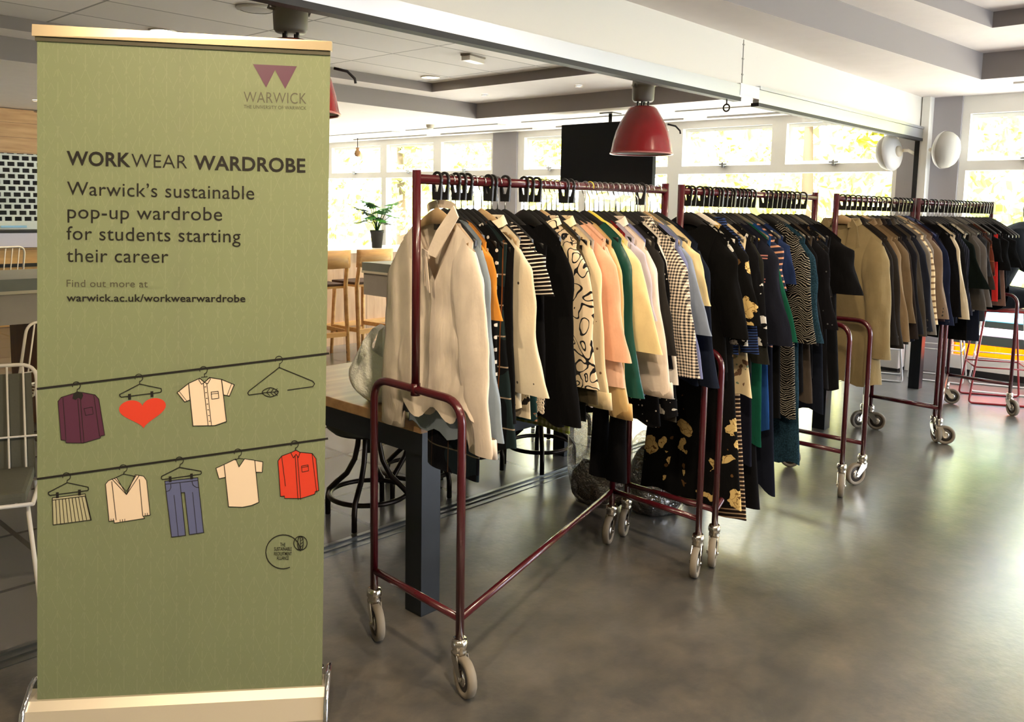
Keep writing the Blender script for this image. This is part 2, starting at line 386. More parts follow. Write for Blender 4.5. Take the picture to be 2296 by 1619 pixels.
# ---- window wall
cler_z0, cler_z1, sill = 2.03, 2.465, .72
clear = glass('window_glass'); blue_film = glass('blue_film', (.36, .66, .88, 1)); pink_film = glass('rose_film', (.9, .7, .84, 1)); orange_film = glass('orange_film', (.9, .27, .02, 1)); red_film = glass('red_film', (.8, .03, .04, 1))
rail_grey = plain('louvre_green_grey', rgb(86, 98, 92), .5)
def bay(n, y0, y1, tops, mains, film=False):
    "one window: white frame, hung top sashes with their panes, tall panes below"
    m = MB(); X0, X1 = 8.75, 8.86
    m.box(X0, X1, y0, y1, cler_z1, 2.56).box(X0, X1, y0, y1, 1.94, cler_z0).box(X0 - .004, X1 + .004, y0 + .003, y1 - .003, sill - .05, sill).box(X0, X1, y0, y1, 0.02, .19)
    for zone, (za, zb) in ((tops, (cler_z0, cler_z1)), (mains, (.19, 1.94))):
        ys = [y0] + [v for p in zone for v in p] + [y1]
        for a, b in zip(ys[::2], ys[1::2]):
            if b - a > .002: m.box(X0, X1, a, b, za, zb)
    w = struct(m.build('window_%d' % n, frame_white))
    for a, b in tops:                                   # sash tilted outward at the foot
        s = MB(); f = .035; h = cler_z1 - cler_z0
        s.box(-.02, .02, a, b, -f, 0).box(-.02, .02, a, b, -h, -h + f).box(-.02, .02, a, a + f, -h + f, -f).box(-.02, .02, b - f, b, -h + f, -f)
        so = s.build('sash', frame_white, w, loc=(8.83, 0, cler_z1), rot=(0, R(-9), 0))
        MB().box(-.004, .004, a + f, b - f, -h + f, -f).build('pane', clear, so)
        k = MB().box(-.05, .0, (a + b) / 2 - .05, (a + b) / 2 + .05, 0, .016).box(-.06, -.02, (a + b) / 2 - .012, (a + b) / 2 + .012, -.03, .03)
        k.build('latch', alu, w, loc=(8.76, 0, cler_z0 + .005))
    for a, b in mains:
        MB().box(8.8, 8.81, a, b, sill, 1.94).build('pane', clear, w)
        if film:
            for z0, z1, mt in ((.535, sill - .05, blue_film), (.395, .475, pink_film), (.19, .305, orange_film if b > 2 else red_film)): MB().box(8.8, 8.81, a, b, z0, z1).build('tinted_pane', mt, w)
            MB().box(8.78, 8.84, a, b, .305, .395).box(8.78, 8.84, a, b, .475, .535).build('glazing_bar', rail_grey, w)
        else: MB().box(8.8, 8.81, a, b, .19, sill - .05).build('pane', clear, w)
    return w
bay(1, 8.64, 13.2, [(8.70, 9.77), (9.95, 11.08), (11.25, 12.6)], [(8.70, 9.80), (9.92, 11.1), (11.22, 13.0)])
bay(2, 5.64, 8.18, [(5.72, 6.95), (7.08, 8.06)], [(5.72, 6.95), (7.08, 8.1)])
bay(3, 3.03, 5.64, [(3.12, 4.22), (4.39, 5.52)], [(3.08, 5.56)])
bay(4, -1.3, 2.47, [(-1.2, .1), (.22, 1.28), (1.4, 2.40)], [(-1.2, .1), (.22, 1.28), (1.4, 2.41)], True)
bay(5, -5.6, -1.8, [(-5.5, -4.4), (-4.28, -3.1), (-2.98, -1.9)], [(-5.5, -4.4), (-4.28, -3.1), (-2.98, -1.9)], True)
for i, (a, b) in enumerate(((8.18, 8.64), (2.79, 3.03), (2.47, 2.72), (-1.8, -1.3), (-7, -5.6))):
    struct(MB().box(8.72, 8.95, a, b, 0, 2.63).build('pillar', pillar_grey))
struct(MB().box(8.75, 8.9, -7, 13.2, 2.56, 3.0).build('wall_window', frame_white))
struct(MB().box(8.74, 8.76, -7, 2.47, 0, .06).box(8.74, 8.76, 3.03, 13.2, 0, .06).build('baseboard_window', blk))
# light strips set in the soffit along the windows
m = MB(); 
for a, b in ((3.4, 5.0), (5.3, 7.2), (7.6, 9.4), (9.7, 11.5)): m.box(7.75, 7.9, a, b, 2.538, 2.55).box(8.4, 8.5, a, b, 2.53, 2.55)
struct(m.build('trim_8', plain('vent_grey', rgb(196, 194, 190), .5)))
struct(MB().box(8.05, 8.2, -1.2, 1.9, 2.615, 2.63).box(8.45, 8.5, -1.2, 1.75, 2.6, 2.63).build('trim_9', plain('vent_white', rgb(222, 218, 210), .5)))

# ---- outdoors
grassm = plain('pale_paving', rgb(236, 228, 212), .9, vary=.1)
struct(MB().box(8.95, 60, -40, 50, -.3, -.1).build('ground_outside', grassm))
def leafmat(name, a, b_):
    m, nt, b = newmat(name); g = N(nt); o = g.obj()
    nt.links.new(g.ramp(g.noise(o, 1.3, 4, .7), [(.32, rgb(*a)), (.68, rgb(*b_))]), b.inputs['Base Color'])
    b.inputs['Roughness'].default_value = .6; b.inputs['Transmission Weight'].default_value = 0
    return m
yl = [leafmat('leaf_yellow', (236, 222, 112), (196, 208, 110)), leafmat('leaf_gold', (240, 226, 126), (222, 190, 104)), leafmat('leaf_green', (140, 180, 110), (220, 220, 120))]
bark = plain('bark', rgb(86, 70, 54), .9)
def tree(x, y, h, w, k, label, seed):
    rnd = random.Random(seed); t = thing('tree', label, 'tree', (x, y, -.1), group='trees outside the windows')
    MB().tube([(0, 0, 0), (.05, .05, h * .3), (-.05, .1, h * .75)], [.16, .12, .05], 8).build('trunk', bark, t)
    m = MB(); cl = [(rnd.uniform(-w, w) * .6, rnd.uniform(-w, w), rnd.uniform(.16, .95) * h, rnd.uniform(.5, .9) * w * .5) for _ in range(26)]
    for cx, cy, cz, cr in cl:
        for _ in range(110):
            d = Vector((rnd.gauss(0, 1), rnd.gauss(0, 1), rnd.gauss(0, 1))).normalized() * cr * rnd.uniform(.5, 1)
            p = Vector((cx, cy, max(.3, cz))) + d; p.z = max(.25, p.z); s = rnd.uniform(.09, .17)
            a = Vector((rnd.uniform(-1, 1), rnd.uniform(-1, 1), rnd.uniform(-1, 1))).normalized(); b = a.orthogonal().normalized()
            m.face([p + a * s, p + b * s * .6, p - a * s, p - b * s * .6])
    m.build('foliage', yl[k], t)
tree(16, 19.6, 6.5, 1.75, 2, 'tall green yellow tree beyond the windows behind the potted plant', 1)
tree(16.4, 15.4, 7.0, 1.8, 0, 'yellow autumn tree outside beside the grey pillar', 2)
tree(16.2, 11.2, 6.6, 1.8, 1, 'golden autumn tree outside behind the black screen', 3)
tree(15.8, 7.1, 6.2, 1.75, 0, 'yellow tree outside above the second clothes rack', 4)
tree(16.2, 3.0, 6.4, 1.75, 2, 'yellow green tree outside behind the round wall speakers', 5)
tree(15.5, -1.1, 6.0, 1.7, 0, 'bright yellow tree outside the front room windows', 6)
hm = MB(); rnd = random.Random(9)
for _ in range(5200):
    p = Vector((19.8 + rnd.uniform(-.6, .6), rnd.uniform(-8, 33), rnd.uniform(-.1, 4.6))); s = rnd.uniform(.18, .34)
    a = Vector((rnd.uniform(-.4, .4), rnd.uniform(-1, 1), rnd.uniform(-1, 1))).normalized(); b = a.orthogonal().normalized()
    hm.face([p + a * s, p + b * s * .7, p - a * s, p - b * s * .7])
hg = hm.build('hedge_foliage', yl[0]); stuff(hg); hg['label'] = 'dense autumn hedge leaves closing the lawn beyond the trees'; hg['category'] = 'hedge'

# ---- bar front at the far side
struct(MB().box(-5, 2.2, 11.4, 11.6, 0, 3).box(4.6, 6.4, 11.4, 11.6, 0, 3).box(2.2, 4.6, 11.43, 11.6, 2.55, 3).build('wall_bar', plain('bar_wall', rgb(212, 205, 196), .8)))
struct(MB().box(2.0, 4.8, 12.2, 12.3, 0, 2.6).build('wall_kitchen', plain('kitchen_dark', rgb(48, 44, 42), .6)))
tag(MB().box(2.1, 4.7, 11.31, 11.395, 2.03, 2.54).build('fascia_board', wood('fascia_pine', (186, 142, 92), (216, 176, 124), 'X', plank=.17)), 'knotty pine fascia boards above the perforated roller shutter', 'fascia')
rs = thing('roller_shutter', 'white perforated roller shutter with rows of oblong slots over the bar', 'shutter', (3.4, 11.4, 1.13))
m = MB(); pw, ph = .105, .072
for r in range(12):
    z = .09 + r * ph; m.box(-1.15, 1.15, 0, .02, z - .012, z + .01)
    for c in range(23):
        x = -1.15 + c * pw + (pw / 2 if r % 2 else 0); m.box(x - .015, x + .015, 0, .018, z + .01, z + ph - .012)
m.box(-1.15, 1.15, 0, .02, .09 + 12 * ph - .02, .09 + 12 * ph + .03); m.build('slat_curtain', plain('shutter_white', rgb(214, 220, 214), .4, .1), rs)
MB().box(-1.15, 1.15, -.01, .03, 0, .085).build('bottom_bar', plain('shutter_white', rgb(214, 220, 214), .4, .1), rs)
MB().box(-.14, .14, -.02, 0, .02, .045).build('lock_plate', plain('lock_steel', rgb(120, 150, 160), .3, .8), rs)
bc = thing('bar_counter', 'bar counter with steel band and pine front under the roller shutter', 'counter', (3.4, 11.1, 0))
MB().box(-1.6, 1.6, -.1, .28, 1.1, 1.13).build('worktop', blk, bc)
MB().box(-1.6, 1.6, -.06, .28, .93, 1.1).build('steel_band', plain('satin_steel', rgb(176, 168, 168), .4, .7), bc)
MB().box(-1.6, 1.6, 0, .28, 0, .92).build('front_panel', wood('bar_pine', (200, 150, 88), (226, 182, 118), 'X', plank=.3), bc)
MB().box(-1.6, 1.6, -.02, 0, .7, .74).build('rail', blk, bc)
# ------------------------------------------------------------------ roll-up banner
BL, BR = Vector((.767, 2.555, .092)), Vector((1.372, 2.04, .092)); TL, TR = Vector((.861, 2.619, 1.962)), Vector((1.462, 2.109, 1.956))
bd = (BR - BL).normalized(); bn = Vector((-bd.y, bd.x, 0)); bn = -bn if bn.dot(Vector((1, 1, 0))) > 0 else bn       # bn faces the reader
def on_banner(s, t, off=.0012): return (TL * (1 - s) + TR * s) * (1 - t) + (BL * (1 - s) + BR * s) * t + bn * off
def px_to_sheet(x, y):  # x, y are image pixels read off the banner
    "artwork units of the printed sheet (658 wide, 1484 tall, slightly skewed) to sheet fractions"
    yt = 80 + 33 * (x - 83) / 658; yb = 1565 - 17 * (x - 83) / 640; t = (y - yt) / (yb - yt)
    return ((x - 83) / (658 - 19 * t), t)
bcen = (BL + BR) / 2
ban = thing('banner_stand', 'tall sage green roll-up banner with clothes drawn on hanging lines', 'banner', (bcen.x, bcen.y, 0))
ban_inv = Matrix.Translation(-Vector((bcen.x, bcen.y, 0)))
def bbuild(m, name, mt, parent=ban, smooth=None):
    bmesh.ops.transform(m.bm, matrix=ban_inv, verts=m.bm.verts); return m.build(name, mt, parent, smooth)
def sheet_mat():
    m, nt, b = newmat('banner_print'); g = N(nt); o = g.gen(); tc = g.node('ShaderNodeTexCoord'); uv = g.node('ShaderNodeUVMap').outputs[0]
    u, v, _ = g.sep(uv); u = g.math('MULTIPLY', u, 22); v = g.math('MULTIPLY', v, 44)
    hx = g.comb(g.math('ADD', u, 0), g.math('MULTIPLY', v, .866), 0)
    e1 = g.math('ABSOLUTE', g.math('SUBTRACT', g.math('FRACT', g.math('ADD', u, g.math('MULTIPLY', v, .5))), .5))
    e2 = g.math('ABSOLUTE', g.math('SUBTRACT', g.math('FRACT', g.math('SUBTRACT', u, g.math('MULTIPLY', v, .5))), .5))
    e3 = g.math('ABSOLUTE', g.math('SUBTRACT', g.math('FRACT', u), .5))
    brk = g.math('GREATER_THAN', g.noise(g.comb(u, v, 0), 2.2, 1), .47)
    ln = g.math('MULTIPLY', g.math('LESS_THAN', g.math('MINIMUM', g.math('MINIMUM', e1, e2), g.math('MULTIPLY', e3, .7)), .028), brk)
    col = g.mix(g.math('MULTIPLY', ln, .24), rgb(160, 169, 132), rgb(196, 200, 160))
    nt.links.new(col, b.inputs['Base Color']); b.inputs['Roughness'].default_value = .42; b.inputs['Specular IOR Level'].default_value = .35
    return m
me = bpy.data.meshes.new('printed_sheet'); bmm = bmesh.new(); uvl = bmm.loops.layers.uv.new()
gv = [[bmm.verts.new(ban_inv @ on_banner(i / 8, j / 16, 0)) for i in range(9)] for j in range(17)]
for j in range(16):
    for i in range(8):
        f = bmm.faces.new((gv[j][i], gv[j + 1][i], gv[j + 1][i + 1], gv[j][i + 1]))
        for l, (a, b) in zip(f.loops, ((i, j), (i, j + 1), (i + 1, j + 1), (i + 1, j))): l[uvl].uv = (a / 8, 1 - b / 16)
r = bmesh.ops.solidify(bmm, geom=bmm.faces[:], thickness=.0008)
bmm.to_mesh(me); bmm.free(); me.materials.append(sheet_mat()); sheet = bpy.data.objects.new('printed_sheet', me); C.objects.link(sheet); sheet.parent = ban
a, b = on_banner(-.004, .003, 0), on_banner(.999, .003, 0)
m = MB().slab([a + bn * .006, b + bn * .006, b + bn * .006 + Vector((0, 0, -.011)), a + bn * .006 + Vector((0, 0, -.011))], -bn * .012); bbuild(m, 'clamp_strip', plain('clamp_dark', rgb(70, 66, 44), .5))  # dark strip standing in for the shadow line under the top rail
# top rail, foot cassette, chrome ends, pole
m = MB(); rail_m = plain('champagne_rail', rgb(214, 196, 160), .3, .85)
a, b = on_banner(-.012, -.004, 0), on_banner(1.006, -.004, 0); w = bn * .012
m.slab([a + w + Vector((0, 0, -.012)), b + w + Vector((0, 0, -.012)), b + w + Vector((0, 0, .014)), a + w * .6 + Vector((0, 0, .02)), a - w * .4 + Vector((0, 0, .02))][:4], -bn * .024)
bbuild(m, 'top_rail', rail_m)
m = MB(); up = Vector((0, 0, 1))
def cass(s): return [on_banner(s, 1, 0) * 1 + bn * d + up * (h - .092) for d, h in ((.055, 0), (.056, .02), (.03, .075), (.008, .094), (-.06, .094), (-.085, .05), (-.085, 0))]
m.rings([cass(-.022), cass(1.012)]); bbuild(m, 'base_cassette', plain('cassette_silver', rgb(216, 206, 184), .38, .55), smooth=False)
for s0, s1 in ((-.04, -.022), (1.012, 1.03)):
    def fin(s): return [on_banner(s, 1, 0) + bn * d + up * (h - .092) for d, h in ((.062, 0), (.063, .022), (.04, .08), (-.02, .128), (-.05, .135), (-.075, .125), (-.095, .05), (-.095, 0))]
    m = MB().rings([fin(s0), fin(s1)]); bmesh.ops.bevel(m.bm, geom=m.bm.edges[:], offset=.003, segments=2, affect='EDGES'); bbuild(m, 'end_cap', plain('chrome', rgb(225, 226, 230), .08, 1.0))
m = MB(); p0 = on_banner(.5, 1, -.04); p1 = on_banner(.5, 0.0, -.022); m.tube([p0, p1], .011, 10); bbuild(m, 'pole', alu)
for s in (.04, .985):
    m = MB(); p = on_banner(s, 1, -.03); p.z = .098; m.tube([p, p + up * .035], [.012, .01], 10).tube([p + up * .035, p + up * .04], [.015, .015], 10); bbuild(m, 'chrome_knob', plain('chrome', rgb(225, 226, 230), .08, 1.0))

INK = plain('ink_black', rgb(34, 32, 28), .3); PURPLE = plain('ink_aubergine', rgb(82, 42, 62), .4); CREAM = plain('ink_cream', rgb(226, 205, 176), .4)
RED = plain('ink_red', rgb(206, 62, 40), .4); DENIM = plain('ink_denim', rgb(92, 98, 132), .4); SKIRT = plain('ink_stone', rgb(176, 172, 138), .4); FOIL = plain('ink_bronze_foil', rgb(168, 112, 74), .35, .6)
SOFT = plain('ink_soft', rgb(78, 76, 58), .4)
class Ink:
    "flat print on the sheet: filled shapes and strokes in artwork units"
    def __init__(s): s.m = MB(); s.mats = []
    def use(s, mt):
        if mt not in s.mats: s.mats.append(mt)
        s.m.mi = s.mats.index(mt)
    def fill(s, pts, mt, off=.0012): s.use(mt); s.m.face([on_banner(*px_to_sheet(x, y), off) for x, y in pts]); return s
    def line(s, pts, w=1.8, mt=INK, off=.0019, closed=False):
        s.use(mt); pts = [Vector(p) for p in pts]; n = len(pts)
        for i in range(n if closed else n - 1):
            a, b = pts[i], pts[(i + 1) % n]; d = (b - a)
            if d.length < 1e-6: continue
            d.normalize(); q = Vector((-d.y, d.x)) * w / 2; a = a - d * w * .3; b = b + d * w * .3
            s.m.face([on_banner(*px_to_sheet(*p), off) for p in (a + q, b + q, b - q, a - q)])
        return s
    def shape(s, pts, mt, w=1.8): return s.fill(pts, mt).line(pts, w, closed=True)
    def done(s, name):
        bmesh.ops.transform(s.m.bm, matrix=ban_inv, verts=s.m.bm.verts); return s.m.build(name, s.mats, sheet)
Z2 = lambda *p: [(x * .3397, 540 + y * .3397) for x, y in p]  # zoomed image crop positions to image pixels, likewise the next
Z3 = lambda *p: [(x * .3453, 1060 + y * .3453) for x, y in p]
def hook(k, x, y, sx, sy):
    "hanger hook: open ring over the line and a short stem, centre of ring at x,y"
    k.line([(x + 8.5 * math.cos(a), y + 8.5 * math.sin(a)) for a in [R(v) for v in range(-200, 70, 22)]] + [(x + 2, y + 8), (sx, sy)], 1.7)
def hanger_art(k, apex, l, r, l2, r2):
    k.line([apex, l, ((l[0] * 2 + l2[0]) / 3 - 1, (l[1] + l2[1]) / 2), l2, r2, (r[0] + 1, (r[1] + r2[1]) / 2 + 1), r, apex], 2)
k = Ink(); k.line([(84, 855), (737, 784.5)], 4.6); k.line([(84, 1057.5), (735, 977)], 4.6); k.done('hanging_lines')
k = Ink(); k.shape(Z2((480, 960), (535, 955), (615, 972), (640, 1000), (678, 1240), (652, 1246), (650, 1258), (540, 1290), (430, 1287), (427, 1270), (398, 1268), (378, 1012), (400, 985)), PURPLE, 1.4)
k.fill(Z2((478, 960), (500, 948), (530, 953), (540, 975), (528, 1003), (508, 990), (490, 1005), (470, 995)), INK, .0016)
for a, b in (((410, 990), (430, 1268)), ((608, 975), (645, 1246)), ((505, 1000), (526, 1288)), ((522, 1000), (545, 1288))): k.line(Z2(a, b), 1.2)
k.line(Z2((545, 1062), (598, 1052), (604, 1098), (556, 1108)), 1.1, closed=True)
hook(k, 168.5, 849, 169.5, 864); k.done('drawn_purple_shirt')
k = Ink(); hanger_art(k, Z2((905, 905))[0], Z2((775, 972))[0], Z2((1045, 937))[0], Z2((785, 990))[0], Z2((1040, 962))[0]); hook(k, 305.5, 833.5, 307, 846)
hp = []
for i in range(48):
    a = 2 * PI * i / 48; hx = 16 * math.sin(a) ** 3; hy = -(13 * math.cos(a) - 5 * math.cos(2 * a) - 2 * math.cos(3 * a) - math.cos(4 * a))
    hp.append((314 + hx * 3.25 + hy * .12, 909 + hy * 2.28 - hx * .28))
k.fill(hp, RED)
for x, y in ((838, 988), (984, 973)):
    k.fill(Z2((x - 9, y - 18), (x + 10, y - 20), (x + 11, y + 18), (x - 8, y + 20)), INK, .0022)
k.done('drawn_red_heart')
k = Ink(); k.shape(Z2((1226, 905), (1300, 872), (1332, 900), (1365, 868), (1445, 882), (1478, 1162), (1400, 1188), (1255, 1188)), CREAM)
k.shape(Z2((1226, 905), (1150, 965), (1200, 1028), (1236, 1015)), CREAM); k.shape(Z2((1445, 882), (1530, 918), (1498, 993), (1458, 985)), CREAM)
k.line(Z2((1164, 957), (1214, 1022)), 1.2).line(Z2((1512, 911), (1482, 989)), 1.2)
for a, b in (((1324, 905), (1356, 1188)), ((1346, 905), (1378, 1188))): k.line(Z2(a, b), 1.4)
for i in range(7): x, y = 1336 + i * 4.7, 930 + i * 38; k.line(Z2((x - 3, y), (x + 5, y)), 1.6)
k.line(Z2((1375, 965), (1422, 960), (1427, 1006), (1380, 1012)), 1.4, closed=True).line(Z2((1376, 978), (1424, 973)), 1.2)
k.shape(Z2((1298, 872), (1332, 900), (1312, 912), (1294, 885)), CREAM, 1.5); k.shape(Z2((1332, 900), (1368, 868), (1370, 880), (1352, 910)), CREAM, 1.5); k.line(Z2((1310, 866), (1350, 862)), 1.5)
hook(k, 450, 818.5, 452, 833); k.done('drawn_cream_shirt')
k = Ink(); k.line(Z2((1833, 808), (1630, 960), (1620, 975), (1628, 988), (1730, 976)), 2); k.line(Z2((1833, 808), (2062, 902), (2075, 920), (2062, 938), (1890, 959)), 2); hook(k, 622, 797.5, 622.7, 814)
lf = [(1772 + 54 * math.cos(a), 972 + 31 * math.sin(a) * (1 - .25 * abs(math.cos(a)))) for a in [2 * PI * i / 28 for i in range(28)]]
k.line(Z2(*lf), 1.8, closed=True).line(Z2((1718, 975), (1828, 968)), 1.6)
for x in (1748, 1775, 1800): k.line(Z2((x, 973), (x + 20, 948)), 1.5).line(Z2((x, 973), (x + 22, 995)), 1.5)
k.done('drawn_empty_hanger')
k = Ink(); hanger_art(k, Z3((430, 20))[0], Z3((312, 82))[0], Z3((562, 52))[0], Z3((322, 102))[0], Z3((560, 74))[0]); hook(k, 147, 1053, 148, 1066)
k.shape(Z3((337, 118), (543, 96), (582, 268), (342, 296)), SKIRT, 1.6).line(Z3((338, 134), (547, 110)), 1.6)
for i in range(1, 11): k.line(Z3((338 + 20.5 * i, 134 - 2.3 * i), (342 + 23.5 * i, 295 - 2.7 * i)), 1.4)
for x, y in ((368, 101), (507, 86)): k.fill(Z3((x - 9, y - 18), (x + 9, y - 20), (x + 10, y + 18), (x - 8, y + 20)), INK, .0022)
k.done('drawn_pleated_skirt')
k = Ink(); k.shape(Z3((690, 12), (742, -8), (806, 104), (862, -24), (915, -14), (935, 15), (958, 243), (912, 250), (922, 264), (728, 292), (726, 275), (695, 280), (672, 35)), CREAM, 1.5)
k.line(Z3((712, 18), (740, 272)), 1.5).line(Z3((888, 8), (910, 248)), 1.5).line(Z3((712, 0), (806, 106), (888, -20)), 1.5).line(Z3((728, -4), (806, 84), (868, -20)), 1.3)
for x, y in ((707, 278), (722, 276), (765, 284), (780, 282), (795, 280), (925, 245), (940, 243)): k.line(Z3((x, y), (x, y - 14)), 1.3)
hook(k, 271, 1037, 272, 1051); k.line(Z2((800, 1500), (735, 1530)), 1.6).line(Z2((800, 1500), (880, 1518)), 1.6); k.done('drawn_sweater')
k = Ink(); k.shape(Z3((1052, 22), (1266, 2), (1305, 366), (1211, 378), (1180, 98), (1158, 100), (1187, 382), (1096, 392)), DENIM, 1.5)
k.line(Z3((1054, 42), (1268, 20)), 1.4).line(Z3((1150, 32), (1158, 100)), 1.3).line(Z3((1112, 115), (1140, 388)), 1.1).line(Z3((1232, 98), (1260, 372)), 1.1)
k.line(Z3((1062, 90), (1082, 84), (1092, 64), (1090, 40)), 1.2).line(Z3((1228, 26), (1236, 52), (1256, 66), (1272, 66)), 1.2)
hanger_art(k, Z2((1165, 1462))[0], Z2((1048, 1520))[0], Z2((1308, 1490))[0], Z2((1052, 1542))[0], Z2((1306, 1510))[0]); hook(k, 396, 1021.5, 396.5, 1036)
for x, y in ((1104, 1540), (1245, 1524)): k.fill(Z2((x - 9, y - 18), (x + 9, y - 20), (x + 10, y + 18), (x - 8, y + 20)), INK, .0022)
k.done('drawn_jeans')
k = Ink(); k.shape(Z2((1462, 1448), (1540, 1412), (1562, 1466), (1600, 1412), (1668, 1424)) + Z3((1669, 172), (1620, 192), (1560, 203), (1468, 198)), CREAM, 1.6)
k.shape(Z2((1462, 1448), (1408, 1472), (1428, 1543), (1472, 1534)), CREAM, 1.6); k.shape(Z2((1668, 1424), (1723, 1435), (1718, 1505), (1676, 1503)), CREAM, 1.6)
hook(k, 528, 1005.5, 530, 1019); k.line(Z2((1560, 1408), (1535, 1420)), 1.5).line(Z2((1560, 1408), (1598, 1414)), 1.5); k.done('drawn_tee')
k = Ink(); k.shape(Z2((1850, 1398), (1918, 1374), (1948, 1360), (1975, 1375), (2058, 1384), (2085, 1420)) + Z3((2070, 102), (2046, 108), (2044, 124), (1950, 152), (1840, 149), (1838, 134), (1812, 136)) + Z2((1825, 1430),), RED, 1.6)
for a, b in (((1850, 1400), (1876, 1600)), ((2058, 1388), (2090, 1650)), ((1942, 1400), (1962, 1695)), ((1958, 1400), (1980, 1693))): k.line(Z2(a, b), 1.4)
k.line(Z2((1985, 1468), (2030, 1460), (2034, 1500), (1990, 1508)), 1.3, closed=True).line(Z2((1986, 1478), (2031, 1470)), 1.1)
k.line(Z2((1912, 1376), (1930, 1412), (1948, 1388), (1964, 1410), (1976, 1376)), 1.5); hook(k, 658.5, 989, 660, 1002); k.done('drawn_red_shirt')
k = Ink(); k.fill([(562, 144), (663, 149), (636, 198), (612.5, 157), (592, 195)], PURPLE); k.done('logo_triangles')
k = Ink(); k.line([(632 + 40 * math.cos(a), 1234 + 39 * math.sin(a)) for a in [R(v) for v in range(-2, -302, -10)]][::1], 2.2)
for w_ in (1, .42):
    k.line([(672 + 15.5 * w_ * math.cos(a), 1215 + 16 * math.sin(a)) for a in [2 * PI * i / 24 for i in range(25)]], 1.9)
k.line([(672, 1199), (672, 1232)], 1.6)
for y in (1206, 1213, 1220): k.line([(672, y + 4), (679, y - 1)], 1.5)
k.done('logo_seed_ring')

def letters(txt, x0, x1, y, mt, bold=0.0, name='lettering', y1=None):
    "a printed word: built-in typeface scaled to run from x0 to x1 on baseline y"
    cu = bpy.data.curves.new('type', 'FONT'); cu.body = txt; cu.offset = bold; cu.resolution_u = 4; cu.space_character = 1.04
    tmp = bpy.data.objects.new('type', cu); C.objects.link(tmp)
    me = bpy.data.meshes.new_from_object(tmp.evaluated_get(bpy.context.evaluated_depsgraph_get()))
    bpy.data.objects.remove(tmp); bpy.data.curves.remove(cu)
    xs = [v.co.x for v in me.vertices]; a, b = min(xs), max(xs); asc = CAP[0]
    for v in me.vertices:
        f = (v.co.x - a) / (b - a); X = x0 + (x1 - x0) * f; yb_ = y + ((y1 if y1 is not None else y + (x1 - x0) * .037) - y) * f
        v.co = ban_inv @ on_banner(*px_to_sheet(X, yb_ - v.co.y * asc), .0015)
    me.name = name; me.materials.append(mt); o = bpy.data.objects.new(name, me); C.objects.link(o); o.parent = sheet
    return o
CAP = [0]
bpy.context.view_layer.update()
def word(txt, x0, x1, y, capx, mt=INK, bold=0, y1=None):
    CAP[0] = capx / .70; return letters(txt, x0, x1, y, mt, bold, y1=y1)
word('WORK', 147, 287, 361, 30, bold=.022, y1=366); word('WEAR', 289, 413, 367, 30, bold=-.006, y1=371); word('WARDROBE', 428, 683, 372, 30, bold=.022, y1=381)
word('Warwick\u2019s sustainable', 148, 565, 427, 30, y1=440); word('pop-up wardrobe', 149, 492, 478, 30, y1=486)
word('for students starting', 147, 534, 525, 30, y1=535); word('their career', 147, 371, 574, 30, y1=578)
word('Find out more at', 147, 325, 629, 16, SOFT, y1=632); word('warwick.ac.uk/workwearwardrobe', 147, 545, 661, 16, bold=.018, y1=667)
word('WARWICK', 541, 685, 227, 24, SOFT, -.008, y1=231); word('THE UNIVERSITY OF WARWICK', 541, 685, 240, 7.5, SOFT, y1=244)
for s, a, b, y in (('THE', 625, 637, 1221), ('SUSTAINABLE', 611, 652, 1231), ('RECRUITMENT', 611, 652, 1242), ('ALLIANCE', 617, 645, 1252)): word(s, a, b, y, 8, bold=.01, y1=y + .8)

# ------------------------------------------------------------------ clothes racks
MAROON = plain('maroon_enamel', rgb(70, 15, 23), .26, 0, .5, coat=.4)
CHROME = plain('caster_chrome', rgb(205, 200, 190), .18, 1.0); TYRE = plain('caster_grey_rubber', rgb(122, 114, 100), .7); HUB = plain('caster_dark_hub', rgb(52, 48, 44), .5)
RACKS = [((2.4094, 2.0433), -3.536), ((3.8368, 1.9933), -1.4215), ((5.382, 1.9694), .435), ((6.6488, 1.8656), -5.696)]
RL_, RW_ = 1.2936, .4729
def make_caster(name, p, ang, parent):
    c = bpy.data.objects.new(name, None); c.empty_display_size = .03; C.objects.link(c); c.parent = parent; c.location = p; c.rotation_euler = (0, 0, ang)
    m = MB().lathe([(.0, .17), (.022, .17), (.026, .16), (.026, .145), (.021, .138), (.024, .13), (.022, .12), (0, .12)], 18)
    for s in (-1, 1): m.slab([(.018, s * .021, .125), (-.02, s * .021, .125), (-.052, s * .021, .07), (-.05, s * .021, .052), (-.034, s * .021, .05), (.014, s * .021, .1)], (0, -s * .003, 0))
    m.box(-.02, .018, -.021, .021, .118, .126); m.tube([(-.043, -.025, .0625), (-.043, .025, .0625)], .006, 10)
    m.build('fork', CHROME, c)
    w = MB().lathe([(.043, -.013), (.056, -.015), (.0615, -.011), (.0625, 0), (.0615, .011), (.056, .015), (.043, .013), (.043, -.013)], 28, (-.043, 0, .0625), 'Y').build('wheel', TYRE, c)
    MB().lathe([(0, -.012), (.026, -.012), (.03, -.009), (.0435, -.009), (.0435, .009), (.03, .009), (.026, .012), (0, .012)], 24, (-.043, 0, .0625), 'Y').build('hub', [HUB], w)
    MB().lathe([(0, -.0155), (.018, -.0155), (.026, -.0125), (.026, .0125), (.018, .0155), (0, .0155)], 20, (-.043, 0, .0625), 'Y').build('hub_cap', CHROME, w)
    return c
